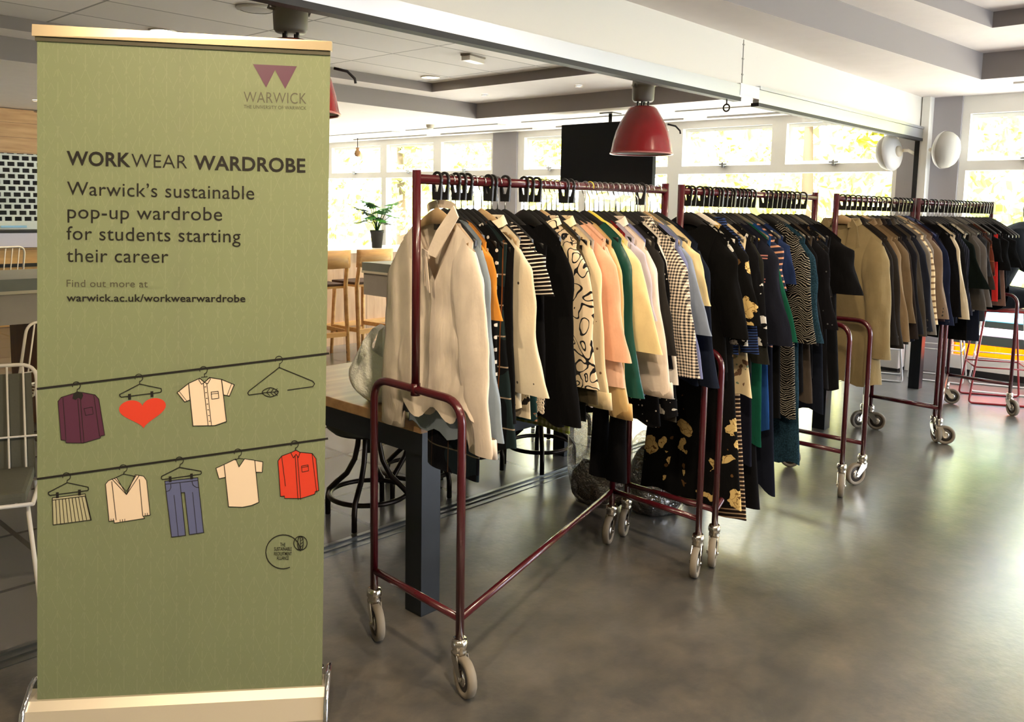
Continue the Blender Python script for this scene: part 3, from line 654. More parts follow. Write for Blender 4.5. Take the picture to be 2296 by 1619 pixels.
def make_rack(i, label, angs):
    (x, y), ph = RACKS[i]; t = thing('clothes_rack', label, 'clothes rack', (x, y, 0), R(ph), 'maroon clothes racks on casters'); L, W = RL_ / 2, RW_ / 2
    for u, nm in ((-L, 'end_frame'), (L, 'end_frame')):
        m = MB(); m.tube(rounded([(u, -W, .165), (u, -W, .925), (u, W, .925), (u, W, .165)], .085, 8), .0135, 14)
        m.tube([(u, -W, .235), (u, W, .235)], .0125, 12); m.build(nm, MAROON, t)
        s = 1 if u < 0 else -1
        m = MB(); m.tube([(u, 0, .92), (u, 0, 1.628)], .0165, 14, flat=.72).tube([(u, 0, .905), (u, 0, .945)], .016, 12); m.build('upright', MAROON, t)
    MB().tube([(-L, 0, 1.6), (L, 0, 1.6)], .0155, 16).build('hanging_rail', MAROON, t)
    MB().tube([(-L, -W, .235), (L, W, .235)], .0125, 12).build('base_bar', MAROON, t)
    for (u, v), a in zip(((-L, W), (-L, -W), (L, W), (L, -W)), angs): make_caster('caster', (u, v, 0), R(a), t)
    return t
make_rack(0, 'maroon clothes rack standing right beside the green banner, white blouse at its end', (70, 75, 25, 25))
make_rack(1, 'second maroon clothes rack from the green banner, holding black and flowered clothes', (24, 26, 24, 24))
make_rack(2, 'third maroon clothes rack from the green banner, beige trench coat at its end', (110, -28, -30, 40))
make_rack(3, 'maroon clothes rack standing closest to the coloured window strips', (107, 110, 112, 56))
def rk(i, u, v=0, z=0):
    (x, y), ph = RACKS[i]; c, s = math.cos(R(ph)), math.sin(R(ph)); return Vector((x + u * c - v * s, y + u * s + v * c, z))
# ------------------------------------------------------------------ hangers and clothes
HB = plain('hanger_black', rgb(26, 26, 26), .35); HW = plain('hanger_white', rgb(214, 208, 196), .4); HG = plain('hanger_smoke', rgb(84, 80, 68), .28)
HN = wood('hanger_beech', (150, 126, 92), (172, 146, 108), 'Y', .4); HY = plain('hanger_yellow', rgb(206, 190, 76), .4); WIRE = plain('hook_wire', rgb(190, 190, 188), .22, 1.0); HBL = plain('hanger_blue', rgb(40, 52, 96), .4)
HM = {'k': HB, 'w': HW, 'g': HG, 'n': HN, 'y': HY, 'b': HBL}
HT = 1.518                       # top of the hanger body above the floor
def sh(y): return HT - .006 - .128 * (abs(y) / .21) ** 1.25          # line of the hanger's shoulders
def make_hanger(kind, half, plate):
    "hook over the rail, wire stem and shaped shoulder bar; local origin on the rail's axis at floor level"
    t = thing('clothes_hanger', '-', 'hanger'); ms = HM[kind]
    m = MB(); rs = []
    for k in range(-12, 13):
        y = half * k / 12; z = sh(y); a = 1 - abs(k) / 12; h = .018 + .034 * a ** 2; w = .0055 if kind == 'k' else .007
        rs.append([(-w, y, z - h), (-w * .6, y, z - .002), (0, y, z), (w * .6, y, z - .002), (w, y, z - h), (0, y, z - h - .003)])
    m.rings(rs); m.build('shoulder_bar', ms, t)
    if plate:
        m = MB(); top = 1.6; out = arc(0, top, .0275, R(-28), R(208), 14); inn = arc(0, top, .0195, R(208), R(-28), 14)
        for (a, b), (c, d) in zip(zip(out, out[1:]), zip(inn[::-1], inn[::-1][1:])): m.slab([(-.003, *a), (-.003, *b), (-.003, *d), (-.003, *c)], (.006, 0, 0))
        m.slab([(-.003, -.026, 1.588), (-.003, -.0155, 1.588), (-.003, -.006, 1.562), (-.003, -.022, 1.536)], (.006, 0, 0)).slab([(-.003, .026, 1.588), (-.003, .022, 1.536), (-.003, .006, 1.562), (-.003, .0155, 1.588)], (.006, 0, 0))
        m.slab([(-.003, -.022, 1.536), (-.003, -.006, 1.562), (-.003, .006, 1.562), (-.003, .022, 1.536)], (.006, 0, 0)); m.build('hook_plate', HB, t)
        MB().tube([(0, 0, 1.55), (0, 0, HT - .01)], .0016, 6).build('stem', WIRE, t)
    else:
        p = [(0, y, z) for y, z in arc(0, 1.6, .0195, R(-35), R(200), 12)]; p = p[::-1] + [(0, .012, 1.578), (0, 0, 1.56), (0, 0, HT - .012)]
        MB().tube(p, .0021, 7).build('hook', WIRE if kind in 'kgnw' else HM[kind], t)
    return t
PROTO = {}
def hang(i, u, kind, plate, half, label, group, rz=0):
    key = (kind, plate, half)
    if key not in PROTO: PROTO[key] = make_hanger(kind, half, plate); o = PROTO[key]
    else: o = copy_tree(PROTO[key])
    p = rk(i, u); o.location = (p.x, p.y, 0); o.rotation_euler = (0, 0, R(RACKS[i][1] + rz)); o['label'] = label; o['category'] = 'hanger'; o['group'] = group
    return o

def sgn(v): return (v > 0) - (v < 0)
def torso(W, Wh, hem, T, fold, seed, neck=.1, ndip=.05, nth=36, rows=22, hemwave=.012, hem2=None, waist=.93, vneck=False, crumple=.006):
    rnd = random.Random(seed); ph = [rnd.uniform(0, 6.3) for _ in range(6)]; m = MB(); rs = []
    for j in range(rows + 1):
        s = j / rows; ring = []
        w = W * (1 - (1 - waist) * math.sin(min(1, s * 2.2) * PI / 2)) + (Wh - W * waist) * max(0, (s - .3) / .7) ** 1.1
        th = T * (.42 + .58 * min(1, s * 6)) * (1 + .25 * s)
        for k in range(nth):
            a = 2 * PI * k / nth; ca, sa = math.cos(a), math.sin(a)
            y = w * sgn(ca) * abs(ca) ** .85; x = th * sgn(sa) * abs(sa) ** .7
            yy = max(-W, min(W, y)); zt = sh(yy) + .005
            if abs(yy) < neck:
                zt = sh(neck) + .012
                if sa < 0: zt -= ndip * ((1 - abs(yy) / neck) if vneck else (1 - (yy / neck) ** 2))
            hz = hem + (hem2 or 0) * abs(y / w) + hemwave * math.sin(9 * y / w + ph[0])
            z = zt + (hz - zt) * s
            am = fold * s ** .8
            x += crumple * min(1, 3 * s) * mnoise.noise((y * 9 + sgn(sa) * 5, z * 7, seed)) + .5 * crumple * s * mnoise.noise((y * 22, z * 16 + y * 14, seed + 3)) + am * (math.sin(20 * y + ph[1] + 1.5 * s) * .6 + math.sin(38 * y + ph[2] + 2 * s) * .4 + .35 * math.sin(5 * s + ph[3]))
            ring.append((x, y, z))
        rs.append(ring)
    return m.rings(rs, cap=False)
def sleeve(side, W, ln, out, r0, r1, T, seed, bend=0.0, n=28, rows=26, flare=0, crumple=.007):
    rnd = random.Random(seed + side); p1, p2 = rnd.uniform(0, 6), rnd.uniform(0, 6); m = MB(); rs = []; zs = sh(W) + .006
    for j in range(rows + 1):
        s = j / rows; d = ln * s
        yc = (W - .024) + out * (.35 * (1 - (1 - s) ** 2) + .65 * s) - .014 * math.sin(PI * s) + .02 * math.sin(6 * s + p1) * s * (1 - s)
        r = r0 * min(1, .45 + 3.2 * s) * (1 - s) + r1 * s + flare * s * s; th = T * min(1, .5 + 4 * s)
        xc = -bend * math.sin(PI * s) + .004 * math.sin(6 * s + p2); ring = []
        for k in range(n):
            a = 2 * PI * k / n; rr = 1 + (.1 * math.sin(3 * a + 5 * s + p1) + .05 * math.sin(5 * a - 9 * s + p2)) * min(1, 2.5 * s) * (1 - .85 * s ** 3)
            ring.append((xc + th * math.sin(a) * rr + crumple * mnoise.noise((math.cos(a) * r * 14, d * 11 + math.cos(a) * 1.2, seed + side)), side * (yc + r * math.cos(a) * rr), zs - d + (.03 * math.cos(a) * (-1) * max(0, 1 - 5 * s))))
        rs.append(ring)
    return m.rings(rs, cap=False)
def cuff(side, W, ln, out, r1, T, h=.06):
    zs = sh(W) + .006 - ln; yc = (W - .024) + out; m = MB(); rs = []
    for z, k in ((zs + h, 1.0), (zs + h * .96, 1.1), (zs, 1.12), (zs, 1.0), (zs + .01, .9)):
        rs.append([(T * k * math.sin(a), side * (yc - (z - zs) * .65 * out / ln + r1 * k * math.cos(a)), z) for a in [2 * PI * q / 16 for q in range(16)]])
    return m.rings(rs, cap=False)
def collar(h=.016, flare=.02, ry=.1, rx=.02, gap=.45):
    m = MB(); z0 = sh(.1) + .012; rows = []
    for z, e in ((z0, 0), (z0 + h, -.004), (z0 + h + .002, .004), (z0 - .012, flare)):
        rows.append([(-(rx + e) * math.cos(a), (ry + e) * math.sin(a), z - (.028 * math.cos(a) if math.cos(a) > 0 else 0)) for a in [gap + (2 * PI - 2 * gap) * k / 20 for k in range(21)]])
    return m.rings(rows, close=False, cap=False)
def lapels(W, ln):
    m = MB(); z0 = sh(.07) + .014
    for s in (-1, 1):
        m.slab([(-.03, s * .07, z0), (-.034, s * .105, z0 - .05), (-.032, s * .125, z0 - .16), (-.03, s * .1, z0 - .17), (-.026, s * .012, z0 - ln)], (.004, 0, 0))
    return m
NC = [0]
def garment(i, u, mt, desc, cat, hem, W=.2, Wh=None, sl=0, r0=.068, r1=.045, out=.035, T=.013, fold=.008, style='top', hk='k', plate=True, group='clothes on the racks', rz=0, half=None, bend=.012, parts=(), cuffm=None, st=None, hem2=0, waist=.93, name=None, flare=0, ndip=.05, vneck=False, hang_it=True, hd=None, x=0, **kw):
    NC[0] += 1; sd = NC[0] * 7; p = rk(i, u + x)
    nm = name or cat.replace(' ', '_').replace('-', '_'); Wh = Wh or W
    rz = rz or random.Random(sd).uniform(-3.2, 3.2)
    if style == 'top' and sl and nm != 'trench_coat': W *= .91; out += .055 if sl > .34 else .02
    t = thing(nm, desc, cat, (p.x, p.y, 0), R(RACKS[i][1] + rz), group)
    if style == 'skirt':
        def ring(z, w, th, f):
            return [(th * math.sin(a) + f * math.sin(26 * w * math.cos(a) + sd), w * math.cos(a), z) for a in [2 * PI * k / 32 for k in range(32)]]
        zt = 1.385; m = MB().rings([ring(zt + (hem - zt) * s, W + (Wh - W) * s, T * (.5 + .6 * s), fold * s) for s in [k / 14 for k in range(15)]], cap=False); m.build('body', mt, t)
        MB().rings([ring(z, W + .003, T * .62, 0) for z in (zt + .004, zt - .035)], cap=False).build('waistband', mt, t)
    elif style == 'trousers':
        zt = 1.385; zc = zt - .26
        for s in (-1, 1):
            rs = []
            for k in range(15):
                q = k / 14; z = zt + (hem - zt) * q; w = (W * .5) * (1 - .25 * min(1, q * 2.5)) + (Wh * .5 - W * .375) * max(0, (q - .45) / .55) ** 1.3; c = s * (W * .5 + .003)
                rs.append([(T * (.7 + .5 * q) * math.sin(a) + fold * q * math.sin(30 * w * math.cos(a) + sd), c + w * math.cos(a), z) for a in [2 * PI * n / 20 for n in range(20)]])
            MB().rings(rs, cap=False).build('leg', mt, t)
        MB().rings([[(T * .8 * math.sin(a), (W + .006) * math.cos(a), z) for a in [2 * PI * n / 28 for n in range(28)]] for z in (zt + .004, zt - .04)], cap=False).build('waistband', mt, t)
    else:
        torso(W, Wh, hem, T, fold, sd, hem2=hem2, waist=waist, ndip=ndip, vneck=vneck, **kw).build('body', mt, t)
        if sl:
            for s in (-1, 1):
                so = sleeve(s, W, sl, out, r0, r1, T * .95, sd, bend, flare=flare, crumple=.007 if kw.get('crumple', .006) < .02 else .016).build('sleeve', mt, t)
                if cuffm: cuff(s, W, sl, out, r1 + flare, T * .95).build('cuff', cuffm, so)
                if 'sleeve_buttons' in parts:
                    b = MB()
                    for q in range(3): b.lathe([(0, -.003), (.007, -.003), (.007, 0), (0, 0)], 10, (-T * .95 - .002, s * (W - .024 + out + r1 * .35), sh(W) - sl + .03 + q * .022), 'X')
                    b.build('cuff_buttons', plain('button_dark', rgb(40, 34, 28), .35), so)
    if 'collar' in parts: collar().build('collar', mt, t)
    if 'lapels' in parts: lapels(W, .34).build('lapels', mt, t)
    if 'ruff' in parts: collar(.03, .035, .1, .03, .1).build('collar', mt, t)
    if 'buttons' in parts or 'gold' in parts:
        b = MB(); bm_ = plain('button_gold', rgb(190, 150, 70), .3, .9) if 'gold' in parts else plain('button_pearl', rgb(214, 204, 188), .35)
        for q in range(6): b.lathe([(0, -.004), (.006, -.003), (.007, 0), (0, 0)], 10, (-T * 1.25 - .006, -.006, sh(.07) - .1 - q * .085), 'X')
        b.build('buttons', bm_, t)
    if 'epaulettes' in parts:
        for s in (-1, 1):
            b = MB()
            for q in range(2): b.lathe([(0, -.004), (.008, -.003), (.009, 0), (0, 0)], 10, (-.014, s * (.17 - q * .035), sh(.17 - q * .03) - .022), 'X')
            b.build('shoulder_buttons', plain('button_gold', rgb(190, 150, 70), .3, .9), t)
    if 'tag' in parts: MB().box(-.03, -.029, -.15, -.115, sh(.13) - .07, sh(.13) - .01).build('price_tag', plain('card_white', rgb(228, 224, 214), .6), t)
    if 'lace' in parts:
        b = MB(); rnd = random.Random(5)
        for _ in range(46):
            y, z = rnd.uniform(-.02, .02), rnd.uniform(-.04, .03); b.tube([(-.016, -Wh + .02 + y + .007 * math.cos(a), hem + .03 + z + .007 * math.sin(a)) for a in [2 * PI * k / 8 for k in range(8)]], .0022, 5, closed=True)
        b.build('lace_trim', plain('lace_ecru', rgb(220, 204, 180), .8), t)
    if 'ruffle' in parts:
        b = MB(); rs = []
        for j in range(7):
            s = j / 6; rs.append([(-T - .006 - .014 * s - .008 * math.sin(k * 1.7 + s), -W * .2 - W * .85 * k / 20, sh(W * .2 + W * .8 * k / 20) - .02 - (.06 + .15 * k / 20) * s) for k in range(21)])
        b.rings(rs, close=False, cap=False).build('ruffle', mt, t)
    if 'belt' in parts: MB().rings([[((T + .012) * math.sin(a), (W * waist + .012) * math.cos(a), z) for a in [2 * PI * n / 30 for n in range(30)]] for z in (1.0, .955)], cap=False).build('belt', mt, t)
    if hang_it:
        kn = {'k': 'black', 'w': 'white', 'g': 'smoky grey', 'n': 'beech wood', 'y': 'yellow', 'b': 'blue'}[hk]; d = hd or desc
        d = d.replace(' on the', ',').split(',')[0]
        hl = '%s %s hanger carrying the %s' % (kn, 'plate-hook' if plate else 'wire-hook', d); ws = hl.split()
        hang(i, u, hk, plate, half or round(min(.21, max(.15, W - .014)), 2), ' '.join(ws[:16]), ('plate-hook' if plate else 'wire-hook') + ' hangers on the racks', rz)
    return t
F = fabric
K = (14, 14, 15); NV = (24, 28, 42)
R1, R2, R3, R4 = ['clothes on the %s rack' % n for n in ('banner', 'second', 'third', 'window')]
def A(u, *a, **k): return garment(0, u, *a, group=R1, **k)
def B(u, *a, **k): return garment(1, u, *a, group=R2, **k)
def D(u, *a, **k): return garment(2, u, *a, group=R3, **k)
def E(u, *a, **k): return garment(3, u, *a, group=R4, **k)
# -- first rack, from the banner end
wb_ = A(-.565, F('white_blouse', 'plain', (226, 212, 194), rough=.7), 'white long-sleeved blouse with tie collar at the banner end', 'blouse', .83, W=.205, Wh=.235, sl=.66, r0=.085, r1=.06, out=.03, T=.017, fold=.02, hk='n', nth=96, rows=44, hemwave=.03, ndip=.19, vneck=True, bend=.02, neck=.115, crumple=.017, cuffm=F('white_blouse', 'plain', (226, 212, 194)), hem2=.04)
m = MB(); z0 = sh(.075) + .012
m.slab([(-.012, -.1, z0 + .03), (-.02, -.135, z0 - .005), (-.046, -.055, z0 - .135), (-.05, -.012, z0 - .125), (-.036, -.045, z0 - .05)], (.004, 0, 0)).slab([(-.012, .1, z0 + .028), (-.024, .085, z0 - .03), (-.034, .05, z0 - .07), (-.03, .075, z0 - .015), (-.01, .115, z0 + .005)], (.004, 0, 0))
m.rings([[(.02 - .003 * q, .078 * math.sin(a), z0 + .002 + .026 * q + .02 * abs(math.cos(a))) for a in [R(-85 + 17 * n) for n in range(11)]] for q in (0, 1)], close=False, cap=False); m.build('collar', F('white_blouse', 'plain', (226, 212, 194)), wb_)
MB().slab([(-.05, .014, z0 - .108), (-.05, -.02, z0 - .118), (-.048, -.022, z0 - .14), (-.048, .016, z0 - .135)], (.005, 0, 0)).slab([(-.049, .012, z0 - .13), (-.049, .003, z0 - .132), (-.044, .004, z0 - .23), (-.044, .012, z0 - .22)], (.003, 0, 0)).slab([(-.05, -.002, z0 - .135), (-.05, -.012, z0 - .135), (-.044, -.022, z0 - .25), (-.044, -.004, z0 - .235)], (.003, 0, 0)).build('tie', F('white_blouse', 'plain', (226, 212, 194)), wb_)
MB().box(.004, .0065, -.022, .022, z0 - .05, z0 - .026).build('neck_label', INK, wb_)
A(-.535, F('pale_blue', 'plain', (132, 146, 158)), 'pale blue grey shirt just behind the white tie blouse', 'shirt', .76, W=.2, Wh=.21, sl=.62, r1=.06, hk='k', fold=.01, x=.012)
A(-.507, F('mustard', 'plain', (196, 128, 44), rough=.95), 'mustard orange knitted top behind the white tie blouse', 'jumper', .95, W=.205, sl=.24, r0=.06, r1=.055, T=.014, plate=False)
A(-.488, F('tartan_skirt', 'tartan', (13, 14, 20), (24, 34, 40), (90, 84, 70), (70, 52, 40)), 'long dark tartan skirt hanging below the white tie blouse', 'skirt', .62, W=.16, Wh=.15, style='skirt', T=.02)
A(-.463, F('studded', 'studs', (12, 12, 13), (210, 206, 196)), 'black dress with small silver studs near the mustard top', 'dress', .76, W=.19, Wh=.19)
A(-.437, F('tartan', 'tartan', (14, 17, 19), (28, 40, 40), (150, 134, 112), (112, 66, 34)), 'dark green tartan shirt dress with orange check lines', 'dress', .73, W=.195, Wh=.25, fold=.006)
A(-.41, F('black_a', 'plain', K), 'black sleeveless dress beside the dark green tartan dress', 'dress', .83, W=.215, Wh=.24, waist=.98, plate=False)
A(-.375, F('cream_dot_big', 'dots', (216, 204, 176), (70, 62, 54), k=.45), 'cream blouse with puffed sleeves beside the black striped top', 'blouse', .86, W=.2, sl=.5, r0=.07, r1=.06, flare=.02, hk='n', parts=('collar',), plate=False)
A(-.345, F('cream_print', 'sprig', (222, 208, 180), (36, 32, 30), (36, 32, 30), k=.5), 'cream skirt with scattered black marks behind the puffed-sleeve cream blouse', 'skirt', .82, W=.17, Wh=.225, style='skirt')
A(-.328, F('black_stripe', 'stripe', (20, 16, 17), (226, 216, 200), k=1.5), 'black top with thin white stripes and cap sleeves', 'top', .98, W=.225, Wh=.215, sl=.16, r0=.075, r1=.075, out=.02)
A(-.302, F('teal_floral', 'sprig', (38, 66, 66), (172, 128, 100), (96, 130, 120), k=.8), 'teal skirt covered in small peach flowers', 'skirt', .8, W=.18, Wh=.205, style='skirt', plate=False)
A(-.267, F('black_lace', 'plain', (10, 10, 12)), 'black dress with ecru lace at the hem', 'dress', .84, W=.205, Wh=.215, parts=('lace',))
A(-.177, F('black_coat', 'plain', (9, 9, 10)), 'wide plain black long-sleeved dress beside the squiggle print blouse', 'dress', .78, W=.215, Wh=.235, sl=.62, r0=.075, r1=.05, fold=.006, T=.016, bend=0)
A(-.15, F('lime_check', 'gingham', (120, 132, 44), (196, 196, 150), k=.5), 'lime green checked skirt peeping out below a black dress', 'skirt', .74, W=.17, Wh=.235, style='skirt')
A(-.115, F('squiggle', 'squiggle', (228, 208, 176), (18, 18, 22)), 'cream blouse with bold black squiggles', 'blouse', .88, W=.215, Wh=.22, sl=.5, r0=.07, r1=.055, parts=('collar',), bend=.008)
A(-.088, F('olive', 'plain', (66, 58, 42)), 'dark olive brown blouse next to the black squiggle blouse', 'blouse', .86, W=.212, Wh=.215, sl=.56, hk='n', plate=False, out=.03)
A(-.062, F('black_b', 'plain', (17, 17, 17)), 'black skirt hem behind the dark olive blouse', 'skirt', .76, W=.17, Wh=.21, style='skirt', plate=False)
A(-.035, F('cream_dot', 'dots', (226, 206, 166), (112, 84, 60), k=.7), 'cream shirt with tiny brown dots and buttoned cuffs', 'shirt', .84, W=.21, sl=.585, r0=.066, r1=.05, cuffm=F('cream_cuff', 'plain', (230, 208, 164)), parts=('collar',), plate=False, out=.038)
A(-.01, F('pale_grey', 'plain', (176, 166, 158)), 'pale grey shirt tail below the tiny-dot cream shirt', 'shirt', .8, W=.19, Wh=.205, plate=False)
A(.028, F('peach', 'plain', (232, 178, 146)), 'peach blouse with wide three-quarter sleeves', 'blouse', .98, W=.215, sl=.42, r0=.07, r1=.062, out=.05, T=.018, plate=True)
A(.06, F('pale_pink', 'plain', (224, 184, 160)), 'pale pink blouse with longer sleeves behind the peach one', 'blouse', .94, W=.2, sl=.53, r1=.05, out=.03, plate=True)
A(.09, F('satin', 'plain', (206, 174, 118), gloss=True), 'cream gold satin shirt with deep cuffs', 'shirt', .86, W=.21, sl=.64, r0=.066, r1=.052, out=.04, cuffm=F('satin_cuff', 'plain', (206, 166, 104), gloss=True), plate=False)
A(.33, F('black_c', 'plain', (14, 14, 17)), 'black trousers hanging low below the white cuffed shirt', 'trousers', .42, W=.085, Wh=.1, style='trousers', plate=False)
A(.145, F('green_satin', 'plain', (16, 74, 66), gloss=True), 'deep green satin blouse on a black hanger', 'blouse', .9, W=.2, sl=.58, r0=.065, r1=.05, plate=False, out=.045)
A(.172, F('cream_tee', 'plain', (232, 214, 160)), 'cream yellow blouse with wide short sleeves', 'blouse', .95, W=.215, sl=.4, r0=.07, r1=.085, out=.06, T=.016, hk='y', plate=False)
A(.198, F('red_black', 'sprig', (110, 24, 30), (24, 20, 22), (60, 18, 22)), 'red and black patterned top behind the cream yellow blouse', 'top', .95, W=.16, plate=False)
A(.226, F('lilac', 'plain', (186, 180, 196)), 'lilac blouse with a ruffled front', 'blouse', .9, W=.2, sl=.3, r0=.075, r1=.08, out=.045, plate=False, parts=('ruffle',))
A(.258, F('white_shirt', 'plain', (226, 210, 194), rough=.75), 'white shirt with long cuffed sleeves beside the lilac blouse', 'shirt', .86, W=.225, sl=.57, r0=.078, r1=.072, out=.045, T=.018, cuffm=F('white_shirt', 'plain', (226, 210, 194)), plate=False, parts=('collar',))
A(.292, F('periwinkle', 'plain', (126, 134, 180)), 'periwinkle blue shirt tail below the white cuffed shirt', 'shirt', .82, W=.19, Wh=.215, plate=False)
A(.325, F('charcoal', 'plain', (40, 38, 36)), 'charcoal cardigan beside the gingham shirt', 'cardigan', 1.05, W=.225, sl=.42, r0=.07, r1=.06, hk='g', plate=False, out=.03)
A(.357, F('dot_dress', 'dots', (12, 12, 13), (214, 206, 192), k=.9), 'black dress with small white dots', 'dress', .68, W=.2, Wh=.23, sl=.5, plate=False, out=.02)
A(.39, F('white_puff', 'plain', (222, 214, 200)), 'white blouse with full sleeves behind the gingham shirt', 'blouse', .9, W=.2, sl=.56, r0=.06, r1=.045, out=.04, plate=False)
A(.42, F('gingham', 'gingham', (232, 216, 196), (22, 20, 22)), 'black and white gingham shirt', 'shirt', .93, W=.235, sl=.51, r0=.085, r1=.06, out=.05, T=.02, plate=False, parts=('collar',))
A(.45, F('black_leaf', 'blob', (13, 13, 14), (206, 200, 186), (90, 88, 80), (180, 176, 160), k=2.4), 'black dress with pale blossom print below the gingham shirt', 'dress', .7, W=.2, Wh=.25, fold=.016, T=.02, plate=False)
A(.466, F('moss_skirt', 'plain', (70, 66, 58)), 'grey brown skirt under the pale blossom dress', 'skirt', .68, W=.18, Wh=.24, style='skirt', plate=False, hem2=.06)
A(.482, F('periwinkle2', 'plain', (118, 126, 168)), 'mid blue shirt with cuffs below the gingham shirt', 'shirt', .9, W=.21, sl=.54, r1=.055, out=.05, hk='g')
A(.515, F('grey_blue', 'plain', (128, 140, 160)), 'grey blue tee with pointed short sleeves', 'top', 1.0, W=.22, sl=.36, r0=.06, r1=.07, out=.06, hk='n', plate=False)
A(.547, F('cream_knit', 'plain', (222, 202, 152)), 'cream knitted top with short sleeves beside the navy coat', 'top', 1.05, W=.225, sl=.25, r0=.065, r1=.06, out=.045, plate=False, hk='g')
A(.597, F('navy_coat', 'plain', (22, 28, 42)), 'long-sleeved navy coat at the far end of the banner rack', 'coat', .82, W=.235, Wh=.24, sl=.57, r0=.07, r1=.05, out=.05, T=.02, plate=False)
# -- second rack
B(-.6, F('black_d', 'plain', (12, 12, 12)), 'black jacket at the start of the second rack', 'jacket', .84, W=.235, Wh=.24, sl=.4, r0=.075, r1=.06, out=.03, T=.02)
B(-.565, F('black_flower', 'blob', (10, 10, 12), (190, 188, 178), (60, 60, 56), (170, 168, 160), k=2), 'black blouse with small pale flowers behind the black jacket', 'blouse', .78, W=.215, Wh=.22, sl=.45)
B(-.34, F('black_stripe_tr', 'stripe', (38, 30, 28), (190, 164, 132), k=1.0), 'brown and cream striped trousers reaching nearly to the floor', 'trousers', .1, W=.17, Wh=.26, style='trousers', fold=.014)
B(-.5, F('big_floral', 'blob', (12, 12, 12), (206, 178, 116), (120, 92, 50), (96, 70, 40), k=1.0), 'long black dress with large golden flowers', 'dress', .2, W=.225, Wh=.27, sl=.36, r0=.075, r1=.07, out=.025, fold=.016, T=.018, hk='w')
B(-.455, F('navy_stripe', 'stripe', (22, 28, 46), (52, 74, 128), k=1.6), 'navy blue striped cardigan beside the golden flower dress', 'cardigan', .9, W=.21, sl=.5, out=.04, hk='k', parts=('collar',))
B(-.425, F('cream_flora', 'sprig', (214, 196, 156), (110, 82, 60), (110, 130, 110), k=.55), 'cream dress printed with brown sprigs', 'dress', .7, W=.2, Wh=.27, fold=.012, hk='g')
B(-.235, F('black_e', 'plain', (14, 14, 16)), 'plain black flared trousers hanging almost to the floor', 'trousers', .13, W=.18, Wh=.27, style='trousers', T=.02)
B(-.37, F('leaf_mono', 'blob', (14, 14, 16), (206, 204, 196), (120, 120, 116), (206, 204, 196), k=1.2), 'black blouse with white leaves beside the navy military jacket', 'blouse', .88, W=.205, sl=.48)
B(-.335, F('dark_olive', 'plain', (36, 36, 32)), 'dark olive cardigan next to the navy military jacket', 'cardigan', .8, W=.21, sl=.56, hk='g')
B(-.3, F('navy_dress', 'plain', (20, 22, 34)), 'dark navy dress behind the olive cardigan', 'dress', .36, W=.19, Wh=.21)
B(-.262, F('military', 'hemband', (24, 26, 36), (180, 120, 112)), 'navy military jacket with gold buttons and ringed cuffs', 'jacket', .88, W=.23, sl=.47, r0=.075, r1=.068, out=.045, T=.022, parts=('epaulettes', 'gold'))
B(-.225, F('green_dress', 'plain', (18, 76, 58)), 'bottle green dress with wide sleeves', 'dress', .44, W=.215, Wh=.22, sl=.46, r0=.06, r1=.075, out=.07)
B(-.19, F('blue_dress', 'plain', (26, 62, 116)), 'bright blue dress hem behind the bottle green one', 'dress', .5, W=.19, Wh=.235, hk='g')
B(-.155, F('multi', 'stripe', (40, 44, 66), (206, 150, 120), k=.7), 'top with pink and white stripes behind the military jacket', 'top', .9, W=.215, sl=.24)
B(-.12, F('navy_scarf', 'plain', (22, 26, 38)), 'dark navy dress with a pointed hem', 'dress', .28, W=.2, Wh=.25, hem2=-.1)
B(-.08, F('blue_top', 'plain', (30, 44, 78)), 'plain navy blue top with a white swing tag', 'top', .9, W=.21, sl=.22, parts=('tag',), hk='g')
B(-.04, F('black_f', 'plain', (13, 14, 15)), 'plain black dress ahead of the zebra striped one', 'dress', .52, W=.19, Wh=.21)
B(.08, F('zebra', 'zebra', (13, 13, 13), (186, 178, 160)), 'long black dress with white zebra stripes', 'dress', .52, W=.225, Wh=.235, sl=.5, r0=.07, r1=.055, out=.03, T=.018)
B(.13, F('teal_knit', 'tweed', (20, 40, 52), (38, 66, 82)), 'teal tweed knit dress beside the zebra dress', 'dress', .27, W=.225, Wh=.24, sl=.5, r0=.066, r1=.05, out=.045)
B(.178, F('black_g', 'plain', (12, 12, 14)), 'black cardigan behind the teal tweed dress', 'cardigan', .62, W=.21, sl=.52, hk='g')
B(.226, F('taupe_dress', 'plain', (70, 62, 54)), 'dark taupe dress behind the teal tweed dress', 'dress', .58, W=.2, Wh=.25)
B(.274, F('polka', 'dots', (16, 16, 19), (84, 86, 88), k=.6), 'black blouse with soft grey polka dots', 'blouse', .7, W=.22, sl=.45, r0=.075, r1=.07, out=.04)
B(.324, F('black_sheer', 'sprig', (16, 16, 17), (92, 72, 50), (40, 40, 40)), 'black top with a few bronze sprigs', 'top', .85, W=.215, sl=.3)
B(.374, F('navy_long', 'plain', (20, 24, 34)), 'long navy dress near the end of the second rack', 'dress', .5, W=.21, Wh=.24, hk='g')
B(.43, F('black_h', 'plain', (17, 17, 19)), 'washed black shirt dress near the end of the second rack', 'dress', .62, W=.2, Wh=.235)
B(.5, F('black_coat2', 'plain', (13, 13, 14)), 'black coat with wide elbow sleeves ending the second rack', 'coat', .6, W=.24, Wh=.25, sl=.28, r0=.085, r1=.085, out=.05, T=.024, hk='k')
